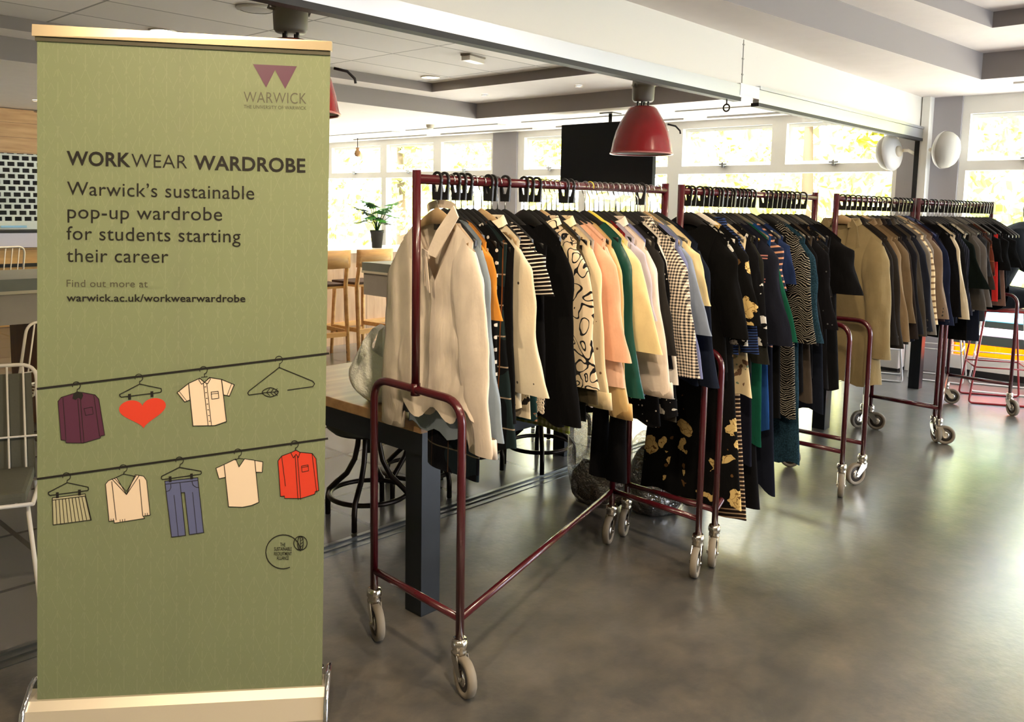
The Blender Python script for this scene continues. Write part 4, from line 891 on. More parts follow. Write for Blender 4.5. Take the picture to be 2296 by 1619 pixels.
# -- third rack
tr = D(-.56, F('trench', 'plain', (136, 121, 86)), 'beige trench coat with lapels and buttoned cuffs', 'trench coat', .55, W=.235, Wh=.28, sl=.66, r0=.085, r1=.065, out=.05, T=.03, fold=.022, parts=('lapels', 'collar', 'sleeve_buttons'), hk='n', bend=.03)
dk = [((30, 27, 25), 'dark brown jacket behind the beige trench coat', 'jacket', .74, .6), ((38, 34, 30), 'black brown blazer beside a tan jacket', 'blazer', .72, .63), ((112, 92, 64), 'tan jacket between two dark blazers', 'jacket', .76, .6), ((96, 80, 58), 'sand coloured blouse on a beech hanger', 'blouse', .8, .5),
      ((34, 27, 23), 'chocolate brown jacket near the sand blouse', 'jacket', .74, .6), ((20, 20, 24), 'black tailored jacket with bent sleeves', 'jacket', .76, .58), ((60, 54, 46), 'mud brown jacket beside the black tailored one', 'jacket', .74, .6), ((26, 28, 36), 'blue black blazer behind the mud brown jacket', 'blazer', .74, .58),
      ((104, 98, 90), 'stone grey blazer with dark cuff buttons', 'blazer', .78, .61)]
for q, (c, d, cat, hem, sl) in enumerate(dk):
    D(-.49 + q * .083, F('dk%d' % q, 'plain', c), d, cat, hem, W=.232, Wh=.24, sl=sl, r0=.072, r1=.052, out=.05, T=.022, hk='n' if q in (3,) else ('g' if q % 3 == 1 else 'k'), parts=('lapels', 'sleeve_buttons') if 'blazer' in cat else ('collar',))
D(.24, F('cream_band', 'stripe', (216, 196, 156), (120, 96, 70), k=.5), 'cream jacket with brown hoop stripes', 'jacket', .82, W=.23, sl=.55, r0=.07, r1=.042, out=.055, T=.02, plate=False)
D(.31, F('grey_jkt', 'tweed', (112, 106, 98), (140, 132, 122)), 'speckled grey jacket behind the cream hooped one', 'jacket', .8, W=.225, sl=.56, out=.03, hk='g')
D(.39, F('taupe_blazer', 'plain', (116, 98, 80)), 'light brown blazer with tall shoulders', 'blazer', .82, W=.24, sl=.52, r0=.075, r1=.055, out=.055, T=.024, parts=('lapels', 'sleeve_buttons'), hk='n')
D(.45, F('maroon_jkt', 'plain', (58, 40, 40)), 'plum brown jacket behind the light brown blazer', 'jacket', .78, W=.22, sl=.56)
D(.52, F('navy_blazer', 'plain', (28, 34, 56)), 'navy blazer with a row of cuff buttons', 'blazer', .74, W=.235, sl=.58, r0=.07, r1=.055, out=.05, parts=('lapels', 'sleeve_buttons'), hk='b')
D(.59, F('black_i', 'plain', (16, 14, 16)), 'black jacket at the far end of the third rack', 'jacket', .76, W=.22, sl=.56)
# -- rack by the windows
E(-.6, F('black_j', 'plain', (14, 14, 16)), 'black jacket at the start of the window rack', 'jacket', .82, W=.225, sl=.54)
E(-.55, F('cream_cardi', 'plain', (206, 192, 162)), 'cream cardigan with long narrow sleeves', 'cardigan', .95, W=.235, sl=.55, r0=.05, r1=.036, out=.06)
E(-.49, F('black_k', 'plain', (17, 17, 18)), 'washed black blouse beside the cream cardigan', 'blouse', .8, W=.22, sl=.55, plate=False)
E(-.44, F('navy_pin', 'vstripe', (26, 28, 38), (60, 62, 74), k=1.4), 'navy pinstripe jacket beside the bottle black top', 'jacket', .8, W=.225, sl=.54)
E(-.385, F('bottle_black', 'plain', (12, 20, 17)), 'bottle black top with flared elbow sleeves', 'top', .84, W=.225, sl=.36, r0=.06, r1=.095, out=.07)
E(-.33, F('lace_top', 'sprig', (190, 182, 160), (120, 116, 100), (206, 200, 184)), 'ivory lace top beside the grey jackets', 'top', 1.12, W=.2, plate=False)
E(-.28, F('black_l', 'plain', (14, 14, 14)), 'long black skirt below the grey jackets', 'skirt', .66, W=.2, Wh=.24, style='skirt')
E(-.22, F('grey_wool', 'plain', (84, 80, 74)), 'grey wool jacket with narrow sleeves', 'jacket', .84, W=.225, sl=.52, r1=.05, out=.05, hk='g')
E(-.16, F('grey_wool2', 'plain', (96, 90, 84)), 'lighter grey jacket behind the grey wool one', 'jacket', .86, W=.225, sl=.5, r1=.05, out=.05, hk='g')
E(-.1, F('navy_skirt', 'plain', (24, 28, 40)), 'long navy skirt at the middle of the window rack', 'skirt', .64, W=.2, Wh=.25, style='skirt')
E(-.05, F('charcoal2', 'plain', (46, 46, 48)), 'charcoal dress beside the orange tartan shirt', 'dress', .72, W=.22, sl=.3, hk='g')
E(.0, F('brown_top', 'plain', (52, 44, 38)), 'dark brown blouse beside the orange tartan shirt', 'blouse', .9, W=.21, sl=.4, hk='g')
E(.05, F('orange_tartan', 'tartan', (96, 46, 30), (60, 34, 28), (150, 84, 50), (40, 26, 24)), 'orange and brown tartan shirt', 'shirt', 1.0, W=.22, sl=.3)
E(.11, F('grey_tr', 'plain', (62, 60, 60)), 'slate grey trousers on the window rack', 'trousers', .76, W=.2, Wh=.2, style='trousers', hk='g')
E(.17, F('black_m', 'plain', (13, 14, 14)), 'black dress in front of the red skirt', 'dress', .92, W=.225, sl=.2)
E(.23, F('red_skirt', 'plain', (206, 40, 34)), 'bright red skirt among black clothes', 'skirt', .9, W=.2, Wh=.235, style='skirt')
E(.29, F('black_n', 'plain', (16, 17, 17)), 'black green top behind the red skirt', 'top', .92, W=.235, sl=.26)
E(.36, F('brown_skirt', 'plain', (112, 84, 70)), 'brown skirt at the far end of the window rack', 'skirt', .86, W=.19, Wh=.25, style='skirt')
E(.43, F('black_o', 'plain', (17, 19, 20)), 'black cardigan with short sleeves at the far end of the window rack', 'cardigan', 1.0, W=.235, sl=.24, r0=.075, r1=.08)
for q, (u, d) in enumerate(((.49, 'empty black hanger after the last black cardigan'), (.53, 'second empty black hanger on the window rack'), (.57, 'third empty black hanger on the window rack'), (.61, 'last empty black hanger on the window rack'))):
    hang(3, u, 'k', True, .215, d, 'empty hangers on the window rack', -14 + 7 * q)
# ------------------------------------------------------------------ furniture behind the racks
STEEL = plain('table_black_steel', rgb(30, 34, 38), .35, .3); TOPW = wood('table_top', (150, 112, 74), (186, 148, 104), 'X', .35)
def high_table(x0, x1, y0, y1, label):
    t = thing('table', label, 'table', ((x0 + x1) / 2, (y0 + y1) / 2, 0)); a, b = (x1 - x0) / 2, (y1 - y0) / 2
    MB().box(-a, a, -b, b, .712, .752, .004).build('tabletop', TOPW, t)
    m = MB(); m.box(-a + .02, a - .02, -b + .015, -b + .06, .625, .711).box(-a + .02, a - .02, b - .06, b - .015, .625, .711).box(-a + .02, -a + .065, -b + .06, b - .06, .625, .711).box(a - .065, a - .02, -b + .06, b - .06, .625, .711); m.build('frame', STEEL, t)
    for sx in (-1, 1):
        for sy in (-1, 1):
            x, y = sx * (a - .09), sy * (b - .09); MB().box(x - .046, x + .046, y - .046, y + .046, 0, .711, .003).build('leg', STEEL, t)
    return t
high_table(1.93, 4.06, 2.25, 3.37, 'wooden topped black steel table behind the first clothes rack')
high_table(5.7, 7.86, 2.33, 3.3, 'black legged table behind the third clothes rack')
IRON = plain('stool_iron', rgb(42, 34, 28), .35, .7); CUSH = plain('stool_cushion', rgb(84, 84, 70), .9, bump=.3)
def iron_stool(x, y, rz, label):
    t = thing('stool', label, 'stool', (x, y, 0), rz, 'black iron swivel stools around the table')
    for k in range(4):
        a = PI / 2 * k; c, s = math.cos(a), math.sin(a)
        pr = [(.05, .42), (.055, .36), (.07, .29), (.11, .215), (.165, .165), (.2, .13), (.208, .09), (.208, .004)]
        MB().tube([(r * c, r * s, z) for r, z in pr], .0135, 10).build('leg', IRON, t)
    MB().tube([(.188 * math.cos(a), .188 * math.sin(a), .125) for a in [2 * PI * k / 36 for k in range(36)]], .012, 10, closed=True).build('foot_ring', IRON, t)
    MB().lathe([(0, .33), (.03, .33), (.03, .43), (.17, .435), (.17, .445), (0, .445)], 24).build('swivel_plate', IRON, t)
    MB().lathe([(0, .445), (.18, .445), (.2, .462), (.203, .487), (.19, .507), (.12, .516), (0, .518)], 30).build('seat_cushion', CUSH, t)
iron_stool(2.46, 3.25, .6, 'green grey cushioned iron stool beside the banner, under the table')
iron_stool(2.88, 3.38, .2, 'iron swivel stool behind the near black table leg')
iron_stool(3.31, 3.46, .75, 'iron swivel stool at the middle of the table, under the black dresses')
iron_stool(3.7, 3.24, .8, 'iron swivel stool next to the far table leg')
iron_stool(4.35, 3.62, .3, 'iron swivel stool just past the end of the table')

# shopping bag on the table
bagm, nt, b = newmat('bag_plastic'); b.inputs['Base Color'].default_value = rgb(236, 236, 226); b.inputs['Roughness'].default_value = .3
b.inputs['Subsurface Weight'].default_value = .25; b.inputs['Subsurface Radius'].default_value = (.05, .05, .04); g = N(nt); g.bump(g.noise(g.obj(), 14, 4, .7), .8, .02, b)
bg = thing('carrier_bag', 'pale green white plastic carrier bag standing on the table corner', 'bag', (2.06, 2.62, .753), .6); rnd = random.Random(4)
m = MB(); rs = []
for j in range(17):
    s = j / 16; z = .004 + .2 * s; r = .05 + .085 * math.sin(min(1, s * 1.9 + .12) * PI / 2) - .05 * max(0, s - .55) * 2
    rs.append([((r * (1 + .09 * math.sin(3 * a + 4 * s) + .06 * math.sin(7 * a + 9 * s) + .03 * math.sin(13 * a))) * math.cos(a) * 1.15, r * (1 + .07 * math.sin(4 * a + 2)) * math.sin(a), z + .012 * math.sin(5 * a) * s) for a in [2 * PI * k / 44 for k in range(44)]])
m.rings(rs, cap=False); m.face([v for v in rs[0]][::-1]); m.build('sack', bagm, bg)
for s in (-1, 1):
    h = [(-.095, s * .05, .17), (-.09, s * .04, .24), (-.05, s * .02, .285), (0, s * .01, .295), (.05, s * .02, .28), (.09, s * .04, .235), (.095, s * .05, .17)]
    MB().tube(h, [.028, .02, .014, .012, .014, .02, .028], 10, flat=.35).build('handle', bagm, bg)
bb = thing('carrier_bag', 'smaller slumped white plastic bag on the table, behind the white blouse', 'bag', (2.2, 2.44, .753), .2); m = MB(); rs = []
for j in range(11):
    s = j / 10; r = .1 * math.sin(PI * (.1 + .8 * s)) ** .6 + .02
    rs.append([(r * 1.3 * math.cos(a) * (1 + .1 * math.sin(5 * a + 3 * s)), r * math.sin(a) * (1 + .12 * math.sin(3 * a)), .004 + .1 * s + .008 * math.sin(4 * a)) for a in [2 * PI * k / 30 for k in range(30)]])
m.rings(rs); m.build('sack', bagm, bb)

# clear sacks on the floor
poly, nt, b = newmat('clear_polythene'); g = N(nt); nt.nodes.remove(b)
tr_ = g.node('ShaderNodeBsdfTransparent'); tr_.inputs[0].default_value = (.88, .89, .88, 1); gl = g.node('ShaderNodeBsdfGlossy'); gl.inputs['Roughness'].default_value = .16; gl.inputs[0].default_value = (.9, .9, .9, 1)
bu = g.node('ShaderNodeBump'); bu.inputs['Strength'].default_value = 1; bu.inputs['Distance'].default_value = .05; nt.links.new(g.noise(g.obj(), 9, 4, .7), bu.inputs['Height']); nt.links.new(bu.outputs[0], gl.inputs['Normal'])
mx = g.node('ShaderNodeMixShader'); mx.inputs[0].default_value = .34; nt.links.new(tr_.outputs[0], mx.inputs[1]); nt.links.new(gl.outputs[0], mx.inputs[2]); nt.links.new(mx.outputs[0], nt.nodes['Material Output'].inputs[0])
def sack(x, y, rx, ry, h, label, seed, fill):
    t = thing('plastic_sack', label, 'sack', (x, y, 0)); rnd = random.Random(seed); p = [rnd.uniform(0, 6) for _ in range(4)]
    def body(k, hh):
        rs = []
        for j in range(20):
            s = j / 19; q = k * (.72 + .28 * math.sin(min(1, s * 3) * PI / 2)) * (1 - .35 * max(0, s - .6) / .4)
            rs.append([(rx * q * math.cos(a) * (1 + .07 * math.sin(3 * a + p[0] + 3 * s) + .035 * math.sin(9 * a + p[1] + 8 * s)), ry * q * math.sin(a) * (1 + .07 * math.sin(4 * a + p[2]) + .03 * math.sin(11 * a + 6 * s)), .003 + hh * s + .02 * s * math.sin(3 * a + p[3])) for a in [2 * PI * n / 40 for n in range(40)]])
        return MB().rings(rs)
    body(1, h).build('film', poly, t)
    c = body(.86, h * fill); c.build('packed_clothes', F('sack_fill%d' % seed, 'tweed', (44, 44, 46), (96, 86, 76)), t)
    return t
sack(3.44, 2.6, .13, .19, .6, 'tall clear polythene sack between the first two racks', 3, .3)
sack(3.56, 2.33, .19, .17, .36, 'low bulging clear sack under the second rack', 8, .8)

# ---- pendant lamps
REDE = plain('lamp_red', rgb(150, 32, 38), .22, coat=.5); REDI = plain('lamp_inside', rgb(214, 210, 206), .5); GEAR = plain('lamp_gear_grey', rgb(120, 116, 108), .5)
def pendant(x, y, z, label):
    t = thing('pendant_lamp', label, 'lamp', (x, y, z), 0, 'red industrial pendant lamps')
    out = [(.207, 0), (.204, .008), (.201, .02), (.19, .08), (.172, .145), (.146, .205), (.112, .262), (.095, .29), (.075, .306), (.0, .308)]
    m = MB(); m.lathe(out, 40); m.build('shade', REDE, t)
    MB().lathe([(.2, .004), (.185, .08), (.166, .145), (.14, .2), (.1, .26), (0, .28)], 40).build('shade_lining', REDI, t)
    MB().lathe([(.2005, .006), (.209, .004), (.211, -.002), (.208, -.006), (.2, -.003)], 40).build('rim', plain('lamp_rim', rgb(196, 120, 116), .3), t)
    for k in range(4): a = PI / 2 * k + .4; MB().tube([(.035 * math.cos(a), .035 * math.sin(a), .3), (.035 * math.cos(a), .035 * math.sin(a), .35)], .007, 8).build('spacer_rod', plain('dark_steel', rgb(70, 68, 64), .4, .8), t)
    MB().lathe([(0, .338), (.062, .338), (.071, .35), (.074, .42), (.074, .435), (.079, .437), (.079, .443), (.074, .445), (.072, .5), (.05, .53), (0, .53)], 28).build('gear_housing', GEAR, t)
    for s in (-1, 1): MB().tube([(s * .072, 0, .435), (s * .1, 0, .442), (s * .1, .012, .428), (s * .072, .01, .425)], .006, 8).build('clip', GEAR, t)
    MB().tube([(0, 0, .53), (0, 0, 2.82 - z)], .012, 10).build('stem', GEAR, t)
    MB().lathe([(0, .12), (.04, .13), (.055, .17), (.04, .22), (.02, .27), (0, .27)], 20).build('bulb', plain('bulb_glass', rgb(220, 216, 206), .2), t)
    MB().tube([(.15, -.1, .2), (.2, -.13, .19), (.225, -.15, .16), (.228, -.152, .14)], .006, 8).build('cable', blk, t)
pendant(4.73, 3.3, 1.885, 'glossy red pendant lamp hanging in front of the black screen')
pendant(2.085, 3.3, 1.905, 'red pendant lamp mostly hidden behind the green banner')

# ---- black screen, small ceiling things
tv = thing('display_screen', 'large black display screen hung from the soffit by the windows', 'screen', (7.5, 5.69, 0))
MB().box(-.03, .03, -.625, .625, 1.755, 2.445, .006).build('panel', plain('screen_black', rgb(14, 15, 17), .7, spec=.2), tv); MB().box(.03, .06, -.4, .4, 1.85, 2.3).build('back_housing', blk, tv)
MB().tube([(.05, 0, 2.3), (.05, 0, 2.55)], .02, 12).build('mount_pole', plain('dark_steel', rgb(70, 68, 64), .4, .8), tv); MB().box(-.03, .13, -.09, .09, 2.538, 2.549).build('mount_plate', plain('dark_steel', rgb(70, 68, 64), .4, .8), tv)
def downlight(x, y, z, r, label, warm=8, w=0, spot=0, group='round ceiling downlights', ang=100):
    t = thing('ceiling_light', label, 'ceiling light', (x, y, z), 0, group)
    MB().lathe([(r * .8, -.002), (r * .86, -.012), (r * .98, -.01), (r, 0), (r * .8, 0)], 28).build('trim_ring', plain('downlight_ring', rgb(220, 214, 204), .3, .3), t)
    MB().lathe([(0, -.004), (r * .82, -.004), (r * .82, -.001), (0, -.001)], 28).build('diffuser', emit('lamp_glow', (1, .86, .66, 1), warm), t)
    if w:
        l = bpy.data.lights.new('lamp_light', 'SPOT'); l.energy = w; l.spot_size = R(ang); l.spot_blend = .4; l.shadow_soft_size = r; l.color = (1, .78, .54)
        o = bpy.data.objects.new('lamp_light', l); C.objects.link(o); o.location = (x, y, z - .03)
downlight(3.08, 6.66, 2.818, .105, 'large lit downlight in the tiled ceiling above the green banner', w=60)
downlight(5.88, 6.74, 2.818, .1, 'large lit downlight in the recessed ceiling corner near the screen', w=60)
downlight(6.67, 6.74, 2.725, .042, 'tiny warm downlight at the corner of the ceiling step', w=6)
downlight(6.71, 5.46, 2.725, .042, 'tiny warm downlight on the ceiling step above the screen', w=6)
downlight(3.31, 10.17, 2.548, .042, 'tiny warm downlight in front of the bar shutter', w=14)
for q, (x, y, w) in enumerate(((1.0, .5, 85), (-.4, 1.2, 60), (2.6, .3, 45), (4.2, .9, 20), (.2, -1.2, 42), (2.2, -1.6, 34))):
    downlight(x, y, 2.948 if y < 1.9 else 2.84, .07, 'warm downlight in the front room ceiling coffer', w=w, group='front coffer downlights', ang=168)
sp = thing('ceiling_speaker', 'flat round white speaker in the tiled ceiling beside the red lamp', 'speaker', (3.135, 5.376, 2.818))
MB().lathe([(0, -.012), (.1, -.012), (.112, -.01)], 30).build('grille', plain('grille_grey', rgb(176, 172, 166), .7), sp); MB().lathe([(.11, -.014), (.13, -.01), (.135, 0), (.11, 0)], 30).build('ring', frame_white, sp)
ex = thing('emergency_light', 'slim white emergency light box on the tiled ceiling', 'light', (5.29, 5.5, 2.82), .2)
MB().box(-.12, .12, -.05, .05, -.014, -.001).build('base_plate', plain('emergency_base', rgb(150, 142, 130), .5), ex); MB().box(-.115, .115, -.045, .045, -.055, -.014, .006).build('diffuser', plain('emergency_white', rgb(236, 230, 220), .4), ex)
sd = thing('smoke_detector', 'small cream detector on the soffit above the windows', 'detector', (7.42, 8.5, 2.549)); MB().lathe([(0, -.05), (.035, -.048), (.05, -.03), (.055, 0)], 20).build('housing', plain('detector_cream', rgb(196, 186, 168), .5), sd)
hb = thing('hanging_bulb', 'small brown bulb hanging on a wire before the windows', 'lamp', (8.3, 11.25, 0))
MB().tube([(0, 0, 2.39), (0, 0, 2.549)], .006, 6).build('cord', blk, hb); MB().lathe([(0, 2.25), (.04, 2.265), (.055, 2.3), (.04, 2.35), (.025, 2.36), (.025, 2.4), (0, 2.4)], 16).build('bulb', plain('bulb_brown', rgb(150, 110, 70), .3), hb)

# ---- round wall speakers
def ball_speaker(p, d, label, wall):
    t = thing('wall_speaker', label, 'speaker', p); q = Vector(d).to_track_quat('Z', 'Y').to_matrix().to_4x4()
    def bm(prof, nm, mt, n=36):
        m = MB().lathe(prof, n); bmesh.ops.transform(m.bm, matrix=q, verts=m.bm.verts); return m.build(nm, mt, t)
    bm([(.168, -.012), (.17, .0), (.163, .038), (.14, .074), (.1, .098), (.05, .11), (0, .113)], 'grille', plain('speaker_grille', rgb(168, 165, 156), .7))
    bm([(.174, .0), (.175, -.012), (.16, -.036), (.125, -.06), (.08, -.073), (0, -.078)], 'shell', plain('speaker_white', rgb(226, 226, 224), .4))
    bm([(0, -.094), (.05, -.092), (.052, -.07)], 'hinge', plain('speaker_cream', rgb(214, 204, 182), .5))
    a = Vector(d).normalized() * -.12; w = Vector(wall) - Vector(p); m = MB(); m.tube([a, a * 1.2 + w * .1, w], .016, 10); m.build('bracket', plain('speaker_cream', rgb(214, 204, 182), .5), t)
ball_speaker((8.38, 2.98, 2.1), (.12, .97, -.12), 'round white wall speaker beside the clerestory window, seen from behind', (8.72, 2.86, 2.1))
ball_speaker((8.5, 2.53, 2.12), (-.2, -.97, -.08), 'round white wall speaker on the grey pillar, grille towards the room', (8.72, 2.6, 2.1))

# ---- plant on the window counter, counter and wooden bar chairs
ct = thing('counter', 'plank-fronted white topped counter with the potted plant', 'counter', (5.7, 7.9, 0))
MB().box(-1.5, 1.3, -.38, .4, .985, 1.02, .004).build('worktop', plain('counter_white', rgb(232, 226, 214), .3), ct)
MB().box(-1.45, 1.25, -.33, .35, 0, .984).build('front_panel', wood('counter_planks', (176, 142, 112), (206, 172, 142), 'Z', plank=.3), ct)
MB().box(-1.45, 1.25, -.36, -.33, .2, .25).build('foot_rail', oak, ct)
pl = thing('potted_plant', 'leafy monstera in a black pot on the white counter', 'plant', (6.02, 7.8, 1.021)); LEAF = [plain('monstera_a', rgb(58, 128, 48), .4), plain('monstera_b', rgb(30, 74, 34), .4)]
MB().lathe([(0, 0), (.055, 0), (.074, .17), (.08, .172), (.08, .2), (.072, .2), (.07, .18), (0, .175)], 24).build('pot', plain('pot_black', rgb(34, 36, 38), .6), pl)
rnd = random.Random(12)
for k in range(15):
    a = k * 2.4; tl = (.13, .16, .09, .05)[k % 4]; tz = .25 + .016 * k; tip = Vector((tl * math.cos(a), tl * math.sin(a), tz + .04))
    st = MB().tube([(0, 0, .17), (tip.x * .3, tip.y * .3, .28), tip], .005, 6).build('stalk', LEAF[1], pl)
    dv = Vector((math.cos(a), math.sin(a), .25 if k > 5 else -.25)).normalized(); sd_ = Vector((-math.sin(a), math.cos(a), 0)); upv = dv.cross(sd_)
    ol = []
    for q in range(41):
        th = -PI + 2 * PI * q / 40; r = .088 * (1 - .35 * math.cos(th)) * (1 - (.42 if (q % 5 == 2 and 6 < q < 34) else 0))
        if abs(q) in (0, 40): r *= .5
        ol.append(tip + dv * (r * math.cos(th) + .05) + sd_ * r * math.sin(th) * .95 + upv * (-.25 * abs(r * math.sin(th))))
    MB().slab(ol, upv * .0015).build('leaf', LEAF[k % 3 == 0], st)
SEATB = plain('chair_seat_brown', rgb(66, 40, 28), .6)
def bar_chair(x, y, rz, label):
    t = thing('bar_chair', label, 'chair', (x, y, 0), rz, 'oak bar chairs at the counter')
    for s in (-1, 1):
        MB().tube([(s * .2, -.24, 0), (s * .195, -.2, .72), (s * .19, -.235, .92), (s * .188, -.25, 1.0)], [.018, .021, .019, .015], 8).build('leg', oak, t); MB().tube([(s * .2, .2, 0), (s * .18, .17, .7)], [.016, .02], 8).build('leg', oak, t)
        MB().box(s * .2 - .012, s * .2 + .012, -.215, .19, .26, .3).build('stretcher', oak, t)
    MB().box(-.2, .2, -.235, -.205, .24, .285).box(-.19, .19, .18, .205, .2, .24).build('foot_rail', oak, t)
    rs = []
    for k in range(13):
        u = -1 + k / 6; x0 = u * .225; y0 = -.255 + .05 * u * u - .035
        rs.append([(x0, y0, .9 + .01 * u * u), (x0, y0 + .012, .9), (x0, y0 + .0, 1.075), (x0, y0 - .012, 1.075)])
    MB().rings(rs).build('backrest', oak, t); MB().box(-.2, .2, -.2, .19, .705, .725).build('seat_frame', oak, t); MB().box(-.195, .195, -.195, .2, .725, .75, .01).build('seat', SEATB, t)
bar_chair(5.2, 7.02, .04, 'oak bar chair with brown seat below the potted plant')
bar_chair(4.68, 7.0, -.06, 'oak bar chair half hidden by the edge of the green banner')

GREYT = plain('grey_laminate', rgb(150, 144, 136), .5, vary=.06); BAND = plain('grey_band', rgb(124, 128, 122), .45, vary=.05)
def grey_table(x0, x1, y0, y1, label):
    t = thing('bar_table', label, 'table', ((x0 + x1) / 2, (y0 + y1) / 2, 0)); a, b = (x1 - x0) / 2, (y1 - y0) / 2
    MB().box(-a, a, -b, b, .925, 1.0).build('tabletop', BAND, t); MB().box(-a + .01, a - .01, -b + .01, b - .01, .71, .905).build('apron', GREYT, t); MB().box(-a - .004, a + .004, -b - .004, b + .004, .905, .925).build('edge_strip', plain('edge_cream', rgb(206, 198, 178), .5), t)
    for sx in (-1, 1): MB().box(sx * (a - .3) - .11, sx * (a - .3) + .11, -b + .12, b - .12, 0, .71).build('leg', wood('leg_pine', (96, 62, 34), (138, 94, 54), 'Z', plank=.07), t)
grey_table(1.0, 2.35, 6.0, 6.8, 'grey bar table on a brown plank leg before the roller shutter')
grey_table(4.62, 5.7, 5.65, 6.2, 'grey bar table behind the white blouse')
WWIRE = plain('white_wire', rgb(226, 220, 208), .4); PAD = plain('pad_grey', rgb(92, 92, 80), .9, bump=.3)
def wire_chair(x, y, rz, label, pad, seat=.44, back=.42):
    t = thing('wire_chair', label, 'chair', (x, y, 0), rz, 'white wire chairs'); r = .0075
    fr = rounded([(-.23, -.2, seat + back), (.23, -.2, seat + back)], .05); tb = seat + back
    MB().tube(rounded([(-.22, .2, seat - .01), (-.22, -.14, seat - .01), (-.21, -.24, tb), (.21, -.24, tb), (.22, -.14, seat - .01), (.22, .2, seat - .01)], .06), r, 8).build('seat_back_frame', WWIRE, t)
    m = MB()
    for k in range(7): u = -.165 + .055 * k; m.tube(rounded([(u, -.24, tb), (u * 1.03, -.14, seat - .012), (u, .2, seat - .012)], .05), .0042, 6)
    m.tube([(-.22, .2, seat - .01), (.22, .2, seat - .01)], r, 8); m.tube([(-.217, -.175, seat + back * .35), (.217, -.175, seat + back * .35)], .0042, 6); m.build('back_wires', WWIRE, t)
    for s in (-1, 1): MB().tube(rounded([(s * .2, .17, seat - .015), (s * .235, .22, .009), (s * .235, -.24, .009), (s * .2, -.12, seat - .015)], .03), r, 8).build('leg', WWIRE, t)
    if pad:
        MB().box(-.2, .2, -.14, .2, seat - .004, seat + .035, .014).build('seat_pad', PAD, t)
        MB().slab([(-.2, -.175, seat - .02), (.2, -.175, seat - .02), (.19, -.262, tb - .04), (-.19, -.262, tb - .04)], (0, .018, .005)).build('back_pad', PAD, t)
wire_chair(.87, 3.54, 2.75, 'white wire chair with grey cushions beside the green banner', True)
wire_chair(1.62, 5.2, .35, 'white wire chair without cushions in front of the grey bar table', False)
wire_chair(2.02, 7.6, .3, 'tall white wire chair behind the grey bar table', False, .68, .45)
wire_chair(4.75, 5.1, -.4, 'white wire chair by the table behind the white blouse', False, .55, .42)
fd = thing('fruit_bowl', 'small dark bowl with orange brown contents on the grey table', 'bowl', (4.82, 5.78, 1.0))
MB().lathe([(0, .004), (.05, .004), (.075, .05), (.07, .05), (.05, .015), (0, .015)], 20).build('bowl', plain('bowl_dark', rgb(60, 44, 34), .5), fd); MB().lathe([(0, .075), (.04, .06), (.066, .042), (0, .02)], 14).build('contents', plain('contents_orange', rgb(176, 104, 48), .7, vary=.4), fd)

# ---- by the coloured window strips
def wire_stool(x, y, rz, col, label, h=.76):
    mt = plain('wire_' + col, rgb(*{'red': (150, 36, 42), 'white': (222, 220, 216)}[col]), .35); t = thing('wire_stool', label, 'stool', (x, y, 0), rz, col + ' wire bar stools')
    for s in (-1, 1): MB().tube(rounded([(s * .16, -.15, h), (s * .2, -.23, .008), (s * .2, .23, .008), (s * .16, .15, h)], .03), .008, 8).build('leg', mt, t)
    m = MB()
    for y0, k in ((-1, 1), (1, 1)): m.tube([(-.186, y0 * .2, .3), (.186, y0 * .2, .3)], .007, 8)
    m.tube([(-.186, -.2, .3), (-.186, .2, .3)], .006, 8).tube([(.186, -.2, .3), (.186, .2, .3)], .006, 8); m.build('foot_rail', mt, t)
    MB().tube(rounded([(-.19, .17, h), (-.19, -.19, h), (.19, -.19, h), (.19, .17, h), (-.19, .17, h)], .05), .008, 8).build('seat_ring', mt, t)
    m = MB()
    for k in range(6): u = -.14 + .056 * k; m.tube([(u, -.18, h), (u, .17, h)], .004, 6)
    m.build('seat_wires', mt, t)
wire_stool(7.74, 1.78, .45, 'red', 'red wire bar stool under the person in black')
wire_stool(8.22, 1.86, .3, 'white', 'white wire bar stool beside the coloured window strips')
wire_stool(8.02, 2.86, .35, 'white', 'white wire bar stool behind the beige trench coat and black leg')
wire_stool(8.38, 2.42, .2, 'white', 'white wire bar stool against the grey pillar', .7)
hu = thing('air_unit', 'white floor standing air unit with a dark slot by the pillar', 'heater', (8.56, 3.05, 0)); MB().box(-.14, .15, -.26, .3, .03, .82, .012).build('casing', plain('unit_white', rgb(222, 218, 212), .4), hu)
MB().box(-.15, -.139, -.06, .04, .08, .7).build('grille_slot', blk, hu); MB().box(-.13, .14, -.25, .29, 0, .03).build('plinth', blk, hu)

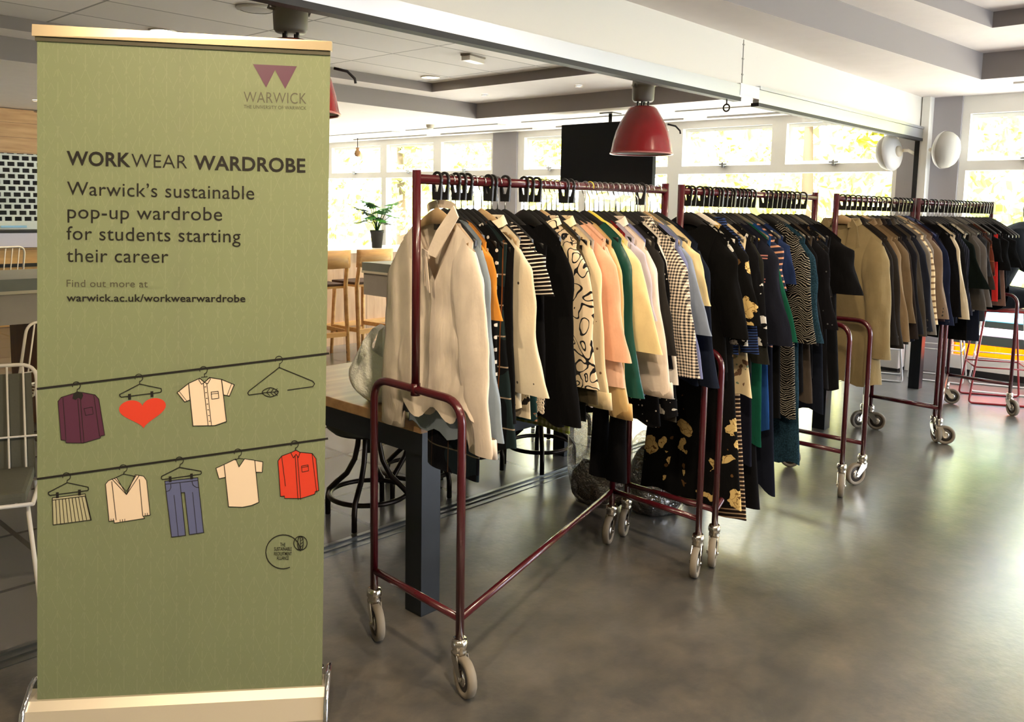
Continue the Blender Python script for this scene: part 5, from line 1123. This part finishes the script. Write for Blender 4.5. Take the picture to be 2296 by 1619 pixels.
# ---- the person in black, sitting on the red stool and leaning forward
BLK = fabric('person_black', 'plain', (30, 34, 38)); SKIN = plain('skin', rgb(196, 150, 126), .5); HAIR = plain('hair', rgb(50, 36, 28), .6); SHOE = plain('shoe_black', rgb(20, 20, 22), .4)
pe = thing('person', 'person dressed in black sitting hunched on the red wire stool', 'person', (7.74, 1.93, 0), R(-72))
def skinned(name, verts, edges, rad, mat, parent, lv=2):
    me = bpy.data.meshes.new(name); me.from_pydata(verts, edges, []); o = bpy.data.objects.new(name, me); C.objects.link(o)
    sk = o.modifiers.new('skin', 'SKIN'); sk.use_smooth_shade = True; ss = o.modifiers.new('sub', 'SUBSURF'); ss.levels = ss.render_levels = lv
    for v, r in zip(me.skin_vertices[0].data, rad): v.radius = r if isinstance(r, tuple) else (r, r)
    me.skin_vertices[0].data[0].use_root = True
    dg = bpy.context.evaluated_depsgraph_get(); nm = bpy.data.meshes.new_from_object(o.evaluated_get(dg)); bpy.data.objects.remove(o); nm.name = name
    nm.materials.clear(); nm.materials.append(mat); q = bpy.data.objects.new(name, nm); C.objects.link(q); q.parent = parent
    for p in nm.polygons: p.use_smooth = True
    return q
# local frame: +x is the way the person faces, z up, seat at .76
V_ = [(0, 0, .9), (.03, 0, 1.05), (.12, 0, 1.22), (.22, 0, 1.36), (.32, 0, 1.47), (.18, .17, 1.36), (.26, .22, 1.14), (.46, .15, 1.02), (.18, -.17, 1.36), (.26, -.22, 1.14), (.46, -.15, 1.02), (.02, .1, .87), (.42, .13, .86), (.4, .12, .44), (.02, -.1, .87), (.42, -.13, .86), (.4, -.12, .44)]
E_ = [(0, 1), (1, 2), (2, 3), (3, 4), (3, 5), (5, 6), (6, 7), (3, 8), (8, 9), (9, 10), (0, 11), (11, 12), (12, 13), (0, 14), (14, 15), (15, 16)]
skinned('neck', [(.25, 0, 1.4), (.34, 0, 1.5)], [(0, 1)], [.052, .05], SKIN, pe)
skinned('body', V_, E_, [(.2, .19), (.19, .2), (.2, .19), (.17, .15), .07, .085, .06, .042, .085, .06, .042, .105, .075, .05, .105, .075, .05], BLK, pe)
hd = MB(); rs = []
for j in range(15):
    a = PI * j / 14; z = .125 * math.cos(a); r = math.sin(a) ** .8
    rs.append([(.1 * r * math.cos(t) * (1.02 if math.cos(t) > 0 else .98) + (.022 * max(0, 1 - abs(z + .01) / .03) if abs(math.sin(t)) < .2 and math.cos(t) > 0 else 0) + (.012 if z < -.06 else 0), .078 * r * math.sin(t) * (1 if z > -.03 else .86), z) for t in [2 * PI * k / 32 for k in range(32)]])
ho = hd.rings(rs, cap=False).build('head', SKIN, pe, loc=(.355, 0, 1.545), rot=(0, R(22), 0))
MB().lathe([(0, .135), (.05, .128), (.084, .09), (.098, .03), (.096, -.03), (.08, -.07)], 26).build('hair', HAIR, ho, loc=(-.018, 0, .006), rot=(0, R(-24), 0))
for s in (-1, 1):
    MB().lathe([(0, -.004), (.009, 0), (0, .008)], 10, (.096, s * .032, .012), 'X').build('eye', plain('eye', rgb(40, 34, 30), .3), ho); MB().lathe([(0, -.008), (.022, -.004), (.026, .002), (0, .004)], 12, (-.005, s * .08, -.005), 'Y').build('ear', SKIN, ho)
    hv = [(.46, s * .15, 1.02), (.52, s * .13, 1.0), (.56, s * .12, .985)]; he = [(0, 1), (1, 2)]; hr = [.03, (.04, .022), (.04, .02)]
    for k, (dy, ln) in enumerate(((-.03, .07), (-.01, .08), (.01, .075), (.03, .058))):
        n = len(hv); hv += [(.57, s * .12 + dy, .982), (.57 + ln * .55, s * .12 + dy * 1.1, .965), (.57 + ln * .8, s * .12 + dy * 1.1, .935)]; he += [(2, n), (n, n + 1), (n + 1, n + 2)]; hr += [.011, .009, .008]
    n = len(hv); hv += [(.53, s * .12 - s * .045, .985), (.565, s * .12 - s * .065, .965)]; he += [(1, n), (n, n + 1)]; hr += [.012, .009]
    skinned('hand', hv, he, hr, SKIN, pe)
    skinned('shoe', [(.38, s * .12, .4), (.44, s * .12, .355), (.55, s * .125, .345)], [(0, 1), (1, 2)], [.045, .045, .035], SHOE, pe)
MB().lathe([(0, -.003), (.024, 0), (0, .003)], 12, (.094, 0, -.07), 'X').build('mouth', plain('lips', rgb(160, 96, 86), .5), ho)
bpy.context.view_layer.update()
